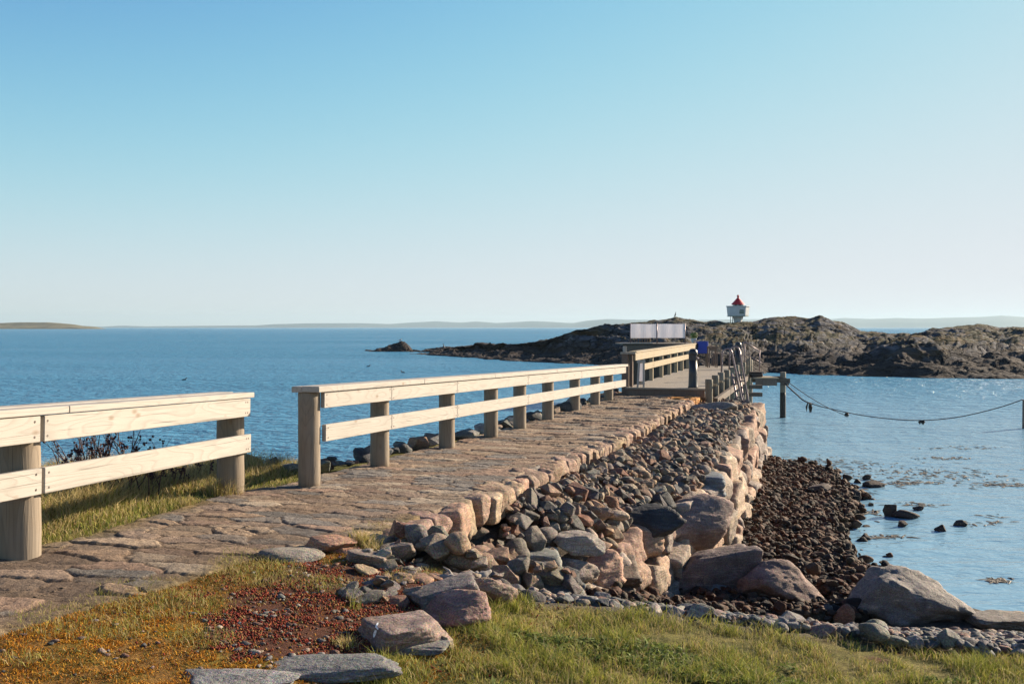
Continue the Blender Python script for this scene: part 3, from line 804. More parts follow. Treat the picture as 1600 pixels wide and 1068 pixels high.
# -- named boulders, placed by where they stand on the ground
def boulder(name, px, pyb, wpx, hpx, kind, seed, color, label, depth=None, rz=0.0, tilt=(0, 0), mat=None, sub=5, sink=.12, lift=0, Z=None, cat='boulder', amp=.1, group=None, prof=None):
    if Z is None: Z, g_ = ray_ground(px, pyb)
    wd = wpx * Z / F; dp = min(depth if depth else wd * .7, wd * .75); h = hpx * Z / F; h = max(h - .40 * dp * (pyb - HOR) / F, .62 * h)
    zb = CAMZ - (pyb - HOR) / F * Z + lift
    Zc = Z + dp * .42
    me = rock_mesh(name, seed, sub, kind, mat or M_rock, amp)
    if prof:
        for v_ in me.vertices: v_.co.z = -1 + (v_.co.z + 1) * float(np.interp(v_.co.x, prof[0], prof[1]))
        me.update()
    X_ = (px - 800) / F * Zc
    loc = (X_, Zc, zb + h * .5 - sink * h * .5)
    c = tuple(q * .78 for q in color) + (1,)
    o = place_rock(name, me, loc, (wd / 2, dp / 2, h * (1 + sink) / 2), rz, c, None, tilt)
    tag(o, label, cat, group)
    return o
PK, TAN, GRY, BLK, GRN, RDS, PAL_, BRN, DGR = [tuple(c) for c in PAL]
boulder('boulder', 1424, 978, 206, 104, 'angular', 217, (.21, .19, .175), 'large pale grey boulder with cracked sloping top beside the water', .85, rz=-.12, tilt=(.04, .0), amp=.2, sink=.3, prof=([-1, -.75, -.5, .1, .7, 1], [.6, .9, 1.1, .85, .62, .5]))
boulder('boulder', 1230, 958, 162, 84, 'angular', 22, (.24, .165, .14), 'large pinkish brown boulder standing left of the pale grey one', .75, tilt=(0, .05), amp=.13, prof=([-1, -.5, 0, 1], [.75, 1.08, 1.0, .55]))
boulder('boulder', 1118, 940, 150, 82, 'block', 23, (.19, .15, .14), 'long brown boulder leaning against the near corner of the breakwater', .6, rz=.15, tilt=(0, -.18), amp=.16)
boulder('boulder', 1048, 922, 74, 62, 'angular', 24, (.055, .055, .06), 'black angular boulder in front of the breakwater end', .5)
boulder('boulder', 1062, 932, 64, 30, 'round', 25, (.12, .095, .085), 'low dark brown stone below the black angular boulder', .3, cat='stone')
boulder('boulder', 1115, 940, 52, 42, 'angular', 26, (.20, .23, .25), 'blue grey striped stone leaning before the long brown boulder', .3, cat='stone')
boulder('boulder', 822, 914, 138, 58, 'block', 27, (.21, .22, .205), 'long grey banded block with a sunlit squared end', .55, rz=-.12, tilt=(.05, .03), amp=.07)
boulder('boulder', 945, 932, 120, 62, 'angular', 28, (.16, .125, .10), 'mottled brown boulder below the breakwater end', .55)
boulder('boulder', 952, 940, 86, 38, 'angular', 29, (.13, .105, .09), 'low dark brown boulder half buried in pebbles', .4)
boulder('boulder', 890, 940, 50, 30, 'block', 30, (.17, .19, .20), 'blue grey squarish stone beside the low brown boulder', .3, cat='stone')
boulder('boulder', 762, 950, 98, 52, 'round', 31, (.25, .185, .145), 'rounded brown boulder behind the two foreground rocks', .6)
boulder('boulder', 710, 984, 128, 62, 'round', 32, (.27, .17, .14), 'rough pink granite rock in the grass, middle of the foreground trio', .5, rz=-.3)
boulder('boulder', 692, 958, 120, 38, 'block', 33, (.20, .175, .165), 'flat grey slab resting on the pink granite rock', .3, rz=.25, tilt=(0, -.22), lift=.03)
bm_ = boulder('boulder', 640, 1018, 152, 54, 'block', 34, (.25, .185, .16), 'pinkish foreground rock with a shaded side bearing a white paint mark', .5, rz=.62, amp=.09)
boulder('boulder', 512, 1066, 240, 30, 'block', 35, (.19, .19, .185), 'long flat grey slab lying in the grass at the front edge', .28, sink=.5, tilt=(0, -.03), amp=.12)
boulder('boulder', 640, 1024, 130, 18, 'block', 36, (.20, .19, .175), 'thin grey slab half sunk in soil before the pinkish rock', .3, amp=.1)
boulder('boulder', 365, 1084, 210, 20, 'block', 37, (.23, .225, .22), 'pale flat slab at the bottom edge of the photo', .25, sink=.5)
boulder('boulder', 697, 1018, 24, 24, 'angular', 38, (.38, .31, .22), 'small pale yellow stone against the pinkish painted rock', .1, cat='stone', sub=4)
boulder('boulder', 1322, 981, 33, 36, 'round', 39, (.30, .145, .085), 'round orange brown stone in front of the pale grey boulder', .2, cat='stone', sub=4)
boulder('boulder', 1572, 990, 110, 30, 'block', 40, (.20, .175, .15), 'low flat brown boulder at the right edge beside the water', .6, amp=.15)
boulder('boulder', 1290, 975, 40, 30, 'angular', 41, (.13, .12, .115), 'small dark stone wedged between the two largest boulders', .25, cat='stone', sub=4)
boulder('boulder', 1072, 866, 160, 96, 'round', 42, (.25, .18, .155), 'big smooth pinkish boulder on the breakwater corner', .95, Z=12.5, amp=.08)
boulder('boulder', 1012, 838, 120, 50, 'angular', 43, (.05, .052, .055), 'black boulder lying against the smooth pinkish one', .55, Z=11.6)
boulder('boulder', 1088, 775, 96, 38, 'block', 44, (.15, .17, .19), 'flat blue grey slab on top of the breakwater', .75, Z=14.0, rz=-.2)
boulder('boulder', 1045, 768, 70, 34, 'angular', 45, (.17, .175, .18), 'dark grey flat stone beside the blue grey slab', .5, Z=14.2)
boulder('boulder', 1062, 704, 90, 30, 'angular', 46, (.22, .21, .20), 'long grey capstone halfway along the breakwater', .7, Z=17.8)
boulder('boulder', 1110, 656, 96, 30, 'angular', 47, (.26, .235, .21), 'broad pale capstone at the far end of the breakwater', .9, Z=23.2)
boulder('boulder', 905, 868, 84, 36, 'angular', 48, (.28, .25, .22), 'pale streaked brown boulder above the long banded block', .6, Z=9.9)
boulder('boulder', 620, 880, 60, 34, 'angular', 49, (.22, .18, .15), 'wedge shaped brown stone at the foot of the path edge', .35, cat='stone')
boulder('boulder', 572, 888, 70, 26, 'block', 50, (.27, .215, .18), 'flat tan stone in front of the first kerb stones', .3, tilt=(0, .12), cat='stone')
boulder('boulder', 512, 868, 90, 30, 'round', 51, (.34, .20, .135), 'rounded salmon pink stone at the near end of the kerb', .5, cat='stone', sink=.3)
boulder('boulder', 455, 880, 110, 24, 'round', 52, (.27, .24, .20), 'broad grey tan stone sunk in the near path edge', .5, cat='stone', sink=.3)
boulder('boulder', 735, 842, 60, 30, 'round', 53, (.20, .155, .125), 'dark brown rounded stone below the kerb', .3, cat='stone')
boulder('boulder', 880, 842, 42, 30, 'round', 54, (.32, .215, .15), 'round tan cobble resting among darker rubble', .25, cat='stone', sub=4)
# beside the path on the seaward left
for i_, (px, pyb, w_, h_, Z_, cc_, lb) in enumerate([
    (560, 742, 56, 24, 13.0, GRY, 'grey flat boulder seaward of the fence between its first two posts'),
    (412, 768, 60, 30, 11.0, TAN, 'tan boulder in the gap between the two fences'),
    (448, 760, 40, 26, 11.4, BRN, 'brown stone in the fence gap next to the tan boulder'),
    (655, 722, 60, 22, 14.2, PAL_, 'pale boulder seaward of the fence beyond its second post'),
    (735, 696, 56, 22, 15.8, GRY, 'blue grey slab seaward of the third fence post'),
    (795, 674, 44, 20, 17.6, DGR, 'dark boulder seaward of the middle fence posts'),
    (880, 650, 60, 22, 20.5, BLK, 'long dark boulder by the water beyond the sixth fence post'),
    (925, 636, 40, 10, 23.0, DGR, 'low dark boulder near the far end of the fence')]):
    X0 = (px - 800) / F * Z_
    boulder('boulder', px, pyb, w_, h_ * 1.5, 'angular', 60 + i_, cc_, lb, w_ * Z_ / F * .9, Z=Z_, sub=4, lift=-.12)
# white paint mark on the shaded side of the pinkish rock
from mathutils.bvhtree import BVHTree
Mw = Matrix.LocRotScale(bm_.location, bm_.rotation_euler, bm_.scale)
bv_ = BVHTree.FromPolygons([Mw @ v_.co for v_ in bm_.data.vertices], [tuple(p_.vertices) for p_ in bm_.data.polygons])
B = BM(); eye = Vector((0, 0, CAMZ)); done = 0
for (pa, pb, wd_) in (((589.5, 974.5), (586.5, 982), 1.5), ((588, 981), (590, 985), 1.2), ((586.5, 986), (583.5, 997), 2.0)):
    L_, R_ = [], []
    for k_ in range(8):
        f_ = k_ / 7; cx_ = pa[0] + (pb[0] - pa[0]) * f_; cy_ = pa[1] + (pb[1] - pa[1]) * f_; w_ = wd_ * (.6 + .5 * math.sin(3 * f_ + .3))
        for (off_, lst) in ((-w_, L_), (w_, R_)):
            d_ = (P(cx_ + off_, cy_, 8) - eye).normalized(); h_ = bv_.ray_cast(eye, d_)
            if h_[0] is not None: lst.append(h_[0] + h_[1] * .002)
    if len(L_) == len(R_) == 8:
        a_ = [B.b.verts.new(q) for q in L_]; c_ = [B.b.verts.new(q) for q in R_]; done += 1
        for k_ in range(7): B.b.faces.new((a_[k_], c_[k_], c_[k_ + 1], a_[k_ + 1]))
if done:
    mk_ = B.build('paint_mark', M_mark, None, Vector(bm_.location))
    mk_.parent = bm_; mk_.matrix_parent_inverse = Mw.inverted()

# -- scattering by dropping stones on the height map
def colour_word(c):
    r_, g_, b_ = c; lum = (r_ + g_ + b_) / 3; red = r_ / (b_ + 1e-4)
    tone = 'pale' if lum > .24 else ('dark' if lum < .11 else 'mid')
    hue = 'reddish' if red > 2.1 else ('pinkish' if red > 1.75 else ('tan' if red > 1.45 else ('brownish' if red > 1.25 else 'grey')))
    return tone + ' ' + hue
def stone_label(fn, c, dims, colr):
    size = 'large' if dims[0] > .13 else ('fist-sized' if dims[0] > .075 else 'small')
    shape = 'flat' if dims[2] < dims[0] * .55 else ('long' if dims[0] > dims[1] * 1.4 else 'chunky')
    return f'{size} {shape} {colour_word(colr)} ' + fn(c)
def z_rubble(c):
    s, t = to_st(c[0], c[1])
    if s < 0: return 'stone in the near rubble below the first kerb stones'
    side = 'beside the kerb' if t < 2.4 else 'near the breakwater wall'
    return 'stone ' + side + (' at the near end of the ledge' if s < 3 else (' halfway along the ledge' if s < 9 else ' at the far end of the ledge'))
def z_peb(c): return 'pebble ' + ('below the striped block' if c[0] < .9 else ('in front of the brown boulders' if c[0] < 2.6 else ('in front of the pale grey boulder' if c[0] < 4 else 'at the right edge of the bank')))
def z_beach(c): return 'stone on the shingle ' + ('behind the two largest boulders' if c[1] < 14.5 else ('at the foot of the breakwater' if c[0] < 5 else 'at its outer edge')) + (' near' if c[1] < 17 else ' far off')
def z_shal(c): return 'stone in the shallows ' + ('nearest the boulders' if c[1] < 15 else ('halfway along the shingle' if c[1] < 19 else 'beyond the shingle tip'))
def z_sea(c):
    s, t = to_st(c[0], c[1]); k_ = int(np.clip(s / 1.8, 0, 8)); return 'stone seaward of the ' + ['first', 'second', 'third', 'fourth', 'fifth', 'sixth', 'seventh', 'eighth', 'last'][k_] + ' post of the long fence'
def deposit(name, mask, count, rmin, rmax, kinds, mats, wt, label, cat, group, n_ind, power=2.0, flat=(.5, .8), seedb=0, mul=1.0, nlib=10, sub_small=2, stuffname=None, cand=5, sunk=.25, sizefn=None):
    idx = np.argwhere(mask)
    lib = []
    for i in range(nlib):
        q, f = small_verts(seedb + i, 3, kinds[i % len(kinds)]); me = np_mesh(name, q, f, kinds[i % len(kinds)] == 'round'); me.materials.append(mats[0]); lib.append(me)
    lib2 = [small_verts(seedb + i, sub_small, kinds[i % len(kinds)]) for i in range(nlib)]
    rad = rmin + (rmax - rmin) * rng.random(count) ** power
    rad = np.sort(rad)[::-1]
    items = []
    for r_ in rad:
        best = None
        for ii, jj in idx[rng.integers(len(idx), size=cand)]:
            x = hx[ii] + rng.uniform(-.015, .015); y = hy[jj] + rng.uniform(-.015, .015)
            m_, d_ = hm_mean(x, y, r_ * .6)
            if best is None or d_ < best[0]: best = (d_, x, y, m_)
        _, x, y, m_ = best
        rr = r_ * (sizefn(x, y) if sizefn else 1.0)
        dims = (rr * rng.uniform(.9, 1.3), rr * rng.uniform(.75, 1.0), rr * rng.uniform(*flat))
        rz = rng.uniform(0, math.pi)
        c = (x, y, m_ + dims[2] * (1 - 2 * sunk))
        stamp(c, dims, rz)
        items.append((c, dims, rz, rng.normal(0, .22), rng.normal(0, .22), tuple(np.array(pick(wt)[:3]) * mul), int(rng.integers(nlib))))
    order = sorted(range(len(items)), key=lambda i: -items[i][1][0] / items[i][0][1])
    ind = set(order[:n_ind])
    V, Fc, C, SM = [], [], [], []; off = 0
    for i, (c, dims, rz, t1, t2, colr, li) in enumerate(items):
        if i in ind:
            o = bpy.data.objects.new(name, lib[li]); COL.objects.link(o)
            o.location = c; o.rotation_euler = (t1, t2, rz); o.scale = dims; o.color = (*colr, 1)
            tag(o, stone_label(label, c, dims, colr), cat, group, 'thing')
        else:
            q, f = lib2[li]
            Mx = np.array((Matrix.Rotation(rz, 3, 'Z') @ Matrix.Rotation(t2, 3, 'Y') @ Matrix.Rotation(t1, 3, 'X')))
            v = (q * np.array(dims)) @ Mx.T + np.array(c)
            V.append(v); Fc.append(f + off); off += len(v); C.append(np.tile(colr, (len(v), 1))); SM.append(np.full(len(f), kinds[li % len(kinds)] == 'round'))
    if V:
        me = np_mesh(stuffname, np.concatenate(V), np.concatenate(Fc), True, np.concatenate(C))
        me.polygons.foreach_set('use_smooth', np.concatenate(SM))
        tag(link(stuffname, me, mats[1]), kind='stuff')
    return items

SS, TT = to_st(HXX, HYY)
PXX, PYY = pix(HXX, HYY, HB)
# ledge rubble
ledge = (TT > tR(SS) + .20) & (TT < tw(SS) - .25) & (SS > -2.6) & (SS < 18.2)
skirt = (TT >= tR(SS) + .12) & (SS > -3.0) & (HYY < 10.8) & (HYY > np.interp(HXX, [-1.2, -.3, .3, 2], [7.4, 7.0, 7.0, 8.2])) & (HXX > -1.0) & (HXX < .45)
deposit('rubble_stone', ledge | skirt, 2500, .035, .19, ['angular', 'angular', 'round', 'block'], (M_rock, M_rockc), [3, 4, 6, 2, 4, 2, 3, 4, 4],
        z_rubble, 'stone', 'loose rubble stones beside the path', 290, 2.8, (.5, .9), 1000, np.array([.68, .62, .565]), 14, 2, 'rubble')
redstones = (PXX > 545) & (PXX < 800) & (PYY > 872) & (PYY < 945) & (TT > tR(SS) + .2) & (HYY > 5.6)
def z_red(c): return 'stone embedded in soil and stonecrop below the near kerb stones'
deposit('embedded_stone', redstones, 90, .03, .11, ['angular', 'block', 'round'], (M_rock, M_rockc), [3, 4, 4, 1, 3, 2, 3, 4, 3], z_red, 'stone', 'stones among the red stonecrop', 90, 1.6, (.3, .5), 1600, np.array([.75, .68, .62]), 9, 2, 'none', cand=3, sunk=.4)
# rounded pebbles below the boulders
peb = (HYY > np.interp(HXX, [-.6, 0, 8], [6.6, 6.3, 6.1]) + .35 * n2(HXX, HYY, 1.6, 3, 93)) & (HYY < np.interp(HXX, [-.6, 1.5, 3, 8], [7.6, 9.0, 10.4, 10.6])) & (HXX > -.3) & (HXX < 6.6) & (HB > -.05) & (TT > tw(SS))
deposit('pebble', peb, 7000, .018, .08, ['round', 'round', 'round', 'angular'], (M_rock, M_rockc), [2, 2, 6, 2, 4, 1, 3, 2, 4],
        z_peb, 'pebble', 'pebbles below the grass bank', 290, 2.2, (.45, .75), 1100, np.array([.66, .68, .72]), 12, 2, 'pebble_bed', cand=4)
def z_cob(c): return 'cobble in the pebble band ' + ('left of the two brown boulders' if c[0] < 1.6 else ('before the brown boulders' if c[0] < 2.7 else 'before the pale grey boulder'))
deposit('cobble', peb & (HYY < 8.2), 46, .045, .095, ['round', 'angular', 'block'], (M_rock, M_rockc), [3, 3, 5, 2, 3, 2, 3, 3, 4], z_cob, 'cobble', 'cobbles in the pebble band', 46, 1.4, (.45, .75), 1700, np.array([.72, .70, .70]), 9, 2, 'none', cand=2, sunk=.3)
# dark weedy stones on the tidal beach
bw = n2(HXX, HYY, 1.1, 3, 91) * .8
beach = ((HYY > 12.2) | (HXX < 4.6)) & ((HYY > 12.9) | (HXX < xshore(HYY) - .25)) & (HYY > np.interp(HXX, [1, 3, 6.6], [9.6, 11.0, 11.2])) & (HYY < 24.5) & (TT > tw(SS) - .02) & (HXX < xshore(HYY) + .15 + bw * 1.3) & (HB > -.25)
deposit('beach_stone', beach, 5600, .022, .115, ['round', 'angular'], (M_wet, M_wetc), [4, 2, 1, 4, 2, 4, .5, 4, 4],
        z_beach, 'stone', 'dark stones on the tidal beach', 290, 2.6, (.55, .9), 1200, np.array([.30, .215, .16]), 12, 2, 'beach_shingle', cand=3, sunk=.2)
# stones scattered in the shallows
shal = (HYY > 12.5) & (HYY < 24) & (HXX >= xshore(HYY) - .1) & (HXX < xshore(HYY) + 1.4 + bw)
deposit('shore_stone', shal, 230, .02, .10, ['round', 'angular'], (M_wet, M_wetc), [3, 2, 1, 4, 2, 3, .5, 3, 4],
        z_shal, 'stone', 'stones standing in the shallows', 120, 2.5, (.6, .9), 1300, np.array([.26, .19, .145]), 8, 2, 'none', cand=1, sunk=.05)
# seaward stones left of the path
sea_l = (TT < tL(SS) - .08) & (TT > -2.0) & (HB > -.2) & (SS > .9) & (SS < 18)
deposit('shore_rubble', sea_l, 600, .05, .20, ['angular', 'block', 'round'], (M_rock, M_rockc), [3, 3, 4, 3, 2, 2, 2, 3, 3],
        z_sea, 'stone', 'stones on the seaward slope', 120, 1.6, (.5, .85), 1400, .85, 10, 2, 'seaward_rubble', cand=4)

for i_, (px, py, w_, h_, lb) in enumerate([
    (1392, 806, 22, 16, 'angular dark rock at the left end of the half submerged pair in the bay'),
    (1416, 809, 44, 12, 'long dark rock at the right end of the half submerged pair in the bay'),
    (1472, 829, 18, 9, 'small round dark rock alone in the calm bay'), (1503, 821, 22, 8, 'flat dark rock farthest out in the calm bay'),
    (1437, 796, 16, 6, 'small flat dark rock beyond the half submerged pair'), (1413, 822, 16, 8, 'small dark rock just nearer than the half submerged pair'),
    (1353, 842, 18, 8, 'dark rock in the shallows nearest the big boulders'), (1336, 783, 20, 16, 'upright dark rock at the outer tip of the shingle'),
    (1355, 748, 14, 7, 'tiny dark rock beyond the shingle tip'), (1366, 760, 36, 9, 'long low dark rock beside the weed at the shingle tip')]):
    Z_ = CAMZ * F / (py + 2 - HOR)
    boulder('shore_rock', px, py + 2, w_, h_ * 1.3, 'angular', 90 + i_, (.06, .045, .04), lb, w_ * Z_ / F, Z=Z_, mat=M_wet, sub=4, cat='rock', sink=.4)
boulder('shore_rock', 1202, 850, 40, 20, 'round', 110, (.13, .08, .06), 'reddish brown boulder on the dark shingle below the wall', .35, mat=M_wet, sub=4, cat='rock')
boulder('shore_rock', 1284, 782, 44, 26, 'angular', 111, (.12, .09, .075), 'largest brown boulder on the far part of the dark shingle', .5, mat=M_wet, sub=4, cat='rock')

# floating weed
V, Fc = [], []; off = 0
for (cx, cy, rx, ry, nb) in [(1300, 728, 100, 12, 150), (1400, 738, 120, 12, 120), (1500, 745, 110, 12, 120), (1250, 722, 60, 7, 80), (1480, 716, 40, 3, 50), (1560, 758, 50, 5, 70), (1420, 755, 45, 4, 90), (1440, 788, 40, 4, 40), (1350, 802, 60, 4, 40), (1550, 815, 70, 12, 26), (1560, 908, 20, 3, 30), (1390, 840, 40, 3, 30), (1500, 700, 60, 4, 40), (1330, 770, 40, 8, 60)]:
    for k_ in range(nb):
        px = cx + rng.normal(0, rx * .5); py = cy + rng.normal(0, ry * .5); Z_ = CAMZ * F / (py - HOR); x = (px - 800) / F * Z_
        L = rng.uniform(.03, .15); Wd = rng.uniform(.01, .035); a = rng.uniform(0, math.pi); m_ = 6
        th = np.linspace(0, 2 * math.pi, m_, endpoint=False); rr = rng.uniform(.6, 1.3, m_)
        v = np.stack([L * rr * np.cos(th), Wd * rr * np.sin(th)], 1); v = np.stack([v[:, 0] * math.cos(a) - v[:, 1] * math.sin(a) + x, v[:, 0] * math.sin(a) + v[:, 1] * math.cos(a) + Z_, np.full(m_, .006 + .004 * rng.random())], 1)
        v = np.concatenate([v, [[x, Z_, .012 + .006 * rng.random()]]])
        V.append(v); Fc.append(np.array([[off + q, off + (q + 1) % m_, off + m_] for q in range(m_)])); off += m_ + 1
me = np_mesh('seaweed', np.concatenate(V), np.concatenate(Fc), False)
M_sw = plain('floating_weed', (.05, .032, .016), .7, 0, .4, 8)
tag(link('seaweed', me, M_sw), kind='stuff')

# ------------------------------------------------------------------ timber builders
def board(name, p0, p1, h, th, mat, parent, nails=(), bev=.004, up=(0, 0, 1), nail_side=-1):
    """plank from p0 to p1 (centre line), h tall, th thick; local x runs along it"""
    p0, p1 = Vector(p0), Vector(p1); d = (p1 - p0); L = d.length; d.normalize()
    upv = Vector(up); yv = upv.cross(d).normalized(); zv = d.cross(yv).normalized()
    Mr = Matrix((d, yv, zv)).transposed()
    B = BM(); B.box((0, 0, 0), (L, th, h), bev=bev)
    B.mi = 1
    for (nx, nz) in nails:
        B.cone((nx - L / 2, nail_side * (th / 2 - .001), nz), (nx - L / 2, nail_side * (th / 2 + .002), nz), .0085, .0085, 8)
    me = bpy.data.meshes.new(name); bmesh.ops.recalc_face_normals(B.b, faces=B.b.faces); B.b.to_mesh(me); B.b.free()
    for m_ in (mat, M_nail): me.materials.append(m_)
    mid_ = (p0 + p1) / 2
    o = link(name, me, None, parent, mid_)
    o.rotation_euler = Mr.to_euler()
    return o

def round_post(name, base, top_z, r, mat, parent, n=28, wob=.012, cap=.012):
    h = top_z - base[2]
    prof = [(r * (1 + wob * math.sin(k * 1.7 + base[0])), h * k / 10) for k in range(10)] + [(r, h - cap), (r - cap, h)]
    B = BM(); B.lathe(prof, n)
    me = bpy.data.meshes.new(name); bmesh.ops.recalc_face_normals(B.b, faces=B.b.faces); B.b.to_mesh(me); B.b.free(); me.materials.append(mat)
    o = link(name, me, None, parent, base); o.rotation_euler = (0, 0, base[0] * 5)
    return o

# fence one: near left
A0 = Vector((-2.69, 9.5, 0)); A1 = Vector((-3.27, 6.6, 0)); ad = (A1 - A0).normalized()
spc = (A1 - A0).length
fz = lambda q: 2.777 + (2.87 - 2.777) * q / spc      # cap top along the fence
fence = empty('wooden_fence', (A0.x, A0.y, 1.75), 'short bleached timber fence with two round posts at the left edge, dry weeds behind', 'fence')
rz_ = Vector((-ad.y, ad.x, 0)); rz_ = rz_ if rz_.x > 0 else -rz_        # towards the path
nrm = rz_
for q in (0, spc, 2 * spc):
    p = A0 + ad * q
    round_post('post', (p.x, p.y, float(zground(p.x, p.y)) - .06), fz(q) - .052, .128, M_post, fence)
def fpt(q, dz, off): p = A0 + ad * q + nrm * off; return Vector((p.x, p.y, fz(q) + dz))
joint = spc - .02
for (a, b_) in ((-.10, joint), (joint + .008, 2 * spc + .15)):
    nl = [(.06, .05), (.06, -.05), (b_ - a - .06, .05), (b_ - a - .06, -.05)]
    nl = nl + [(-a if a < 0 else .06, z_) for z_ in (.05, -.05)]
    board('upper_rail', fpt(a + .03, -.05 - .09, .128 + .022), fpt(b_, -.05 - .09, .128 + .022), .172, .045, M_board, fence, nl, nail_side=1)
    board('lower_rail', fpt(a + .02, -.05 - .09 - .345, .128 + .022), fpt(b_, -.05 - .09 - .345, .128 + .022), .172, .045, M_board, fence, nl, nail_side=1)
board('cap_board', fpt(-.13, -.024, .105), fpt(joint - .25, -.024, .105), .16, .048, M_board, fence, up=nrm)
board('cap_board', fpt(joint - .244, -.024, .105), fpt(2 * spc + .2, -.024, .105), .16, .048, M_board, fence, up=nrm)
board('cap_board', fpt(-.02, -.018, -.062), fpt(2 * spc + .2, -.018, -.062), .165, .048, M_board, fence, up=nrm)

# fence two: the long one
f2 = empty('wooden_fence', (OX, OY, 1.8), 'long bleached timber fence with nine round posts along the stone path to the pier', 'fence')
cz = lambda s: float(np.interp(s, [0, 7.2, 16.5], [2.815, 2.65, 2.455]))
pxl = [482, 593, 698, 767, 812, 856, 898, 930, 951]
ss_ = [0.0]
for px in pxl[1:]:
    u = (px - 800) / F      # X = OX+s DX, Y = OY + s DY
    ss_.append((u * OY - OX) / (DX - u * DY))
for s in ss_:
    x, y = to_xy(s, 0)
    round_post('post', (x, y, float(zp(s)) - .06), cz(s) - .062, .11, M_post, f2)
def gpt(s, dz, t): x, y = to_xy(s, t); return Vector((x, y, cz(s) + dz))
bps = [-.0, ss_[1], ss_[3], ss_[5], ss_[7], 16.0]
bpl = [.03, ss_[1], ss_[2], ss_[4], ss_[6], ss_[8], 16.0]
NL = lambda a, b_: [(.05, .05), (.05, -.05), (b_ - a - .05, .05), (b_ - a - .05, -.05)]
for a, b_ in zip(bpl, bpl[1:]):
    board('upper_rail', gpt(a + .004, -.062 - .082, .11 + .022), gpt(b_ - .004, -.062 - .082, .11 + .022), .162, .045, M_board, f2, NL(a, b_), nail_side=-1)
for a, b_ in zip(bpl, bpl[1:]):
    board('lower_rail', gpt(a + (.03 if a < .1 else .004), -.062 - .082 - .335, .11 + .022), gpt(b_ - .004, -.062 - .082 - .335, .11 + .022), .168, .045, M_board, f2, NL(a, b_), nail_side=-1)
for a, b_ in zip([-.13, 2.6, 5.4, 9.1, 13.0], [2.6, 5.4, 9.1, 13.0, 16.15]):
    board('cap_board', gpt(a + .004, -.030, .085), gpt(b_ - .004, -.030, .085), .19, .058, M_board, f2, up=(DY, -DX, 0))
    board('cap_board', gpt(a + .004 , -.034, -.07), gpt(b_ - .004, -.034, -.07), .115, .058, M_board, f2, up=(DY, -DX, 0))

# ------------------------------------------------------------------ pier
DZ = 1.83
def pt(s, t, z=DZ): # pier frame: origin at the near left corner of the deck
    return Vector((3.02 + s * .2915 + t * .9566, 26.0 + s * .9566 - t * .2915, z))
PRZ = math.atan2(.9566, .2915)
pier = empty('wooden_pier', pt(0, 1, DZ), 'weathered timber pier deck on rows of short round piles at the end of the path', 'pier')
Mx = Matrix.Rotation(PRZ, 4, 'Z')
# deck: planks laid across
for k_ in range(100):
    s0 = .02 + k_ * .152
    if s0 > 15.2: break
    L = 1.98; p0 = pt(s0 + .07, -.02); p1 = pt(s0 + .07, L)
    if k_ % 1 == 0:
        o = board('deck_plank', Vector((p0.x, p0.y, DZ - .02 + rng.uniform(-.002, .002))), Vector((p1.x, p1.y, DZ - .02)), .143, .04, M_board if 0 else M_deckw, pier, up=tuple((pt(1, 0) - pt(0, 0))), bev=.003)
board('front_beam', pt(-.035, -.02, DZ - .13), pt(-.035, 2.0, DZ - .13), .17, .06, M_brownw, pier)
board('front_nosing', pt(-.03, -.04, DZ - .015), pt(-.03, 2.04, DZ - .015), .13, .045, M_deckw, pier, up=(.29, .957, 0))
for t_b in (-.3, .3, 1.0, 1.7):
    board('long_joist', pt(.1, t_b if t_b > 0 else .05, DZ - .14), pt(15.2, t_b if t_b > 0 else .05, DZ - .14), .18, .07, M_dark, pier)
board('cross_beam', pt(.35, -.35, DZ - .32), pt(.35, 2.3, DZ - .32), .16, .14, M_dark, pier)
# piles on the right edge
pl = [25.2, 26.8, 28.4, 30.3, 32.1, 33.9, 35.6, 37.2, 38.9, 40.5]
for i_, Zp_ in enumerate(pl):
    s = (Zp_ - 25.4) / .9566
    p = pt(s, 2.12)
    b_ = round_post('pile', (p.x, p.y, -.9 if i_ > 1 else .9), 2.10 + rng.uniform(-.02, .02), .095 if i_ < 9 else .14, M_pile, pier, 20)
    q = pt(s + .25, 2.09, 1.96)
    board('wedge_block', pt(s + .1, 2.2, 1.93), pt(s + .1, 2.31, 1.93), .05, .06, M_railw, pier)
    if i_ % 2 == 0 and i_:
        pp = pt(s, -.05); round_post('pile', (pp.x, pp.y, -.9), DZ - .24, .1, M_pile, pier, 16)
board('waling_beam', pt(.0, 2.27, DZ - .32), pt(15.4, 2.27, DZ - .32), .17, .10, M_dark, pier)
for s in (1.6, 4.9, 8.4, 12):
    board('cross_beam', pt(s + .2, -.2, DZ - .33), pt(s + .2, 2.15, DZ - .33), .15, .13, M_dark, pier)
for (py, ln) in ((604, .42), (616, .42)):
    Z_ = 33.0; p = P(1171, py, Z_)
    board('cross_beam', p, p + Vector((.42, -.02, 0)), .13, .16, M_dark, pier)

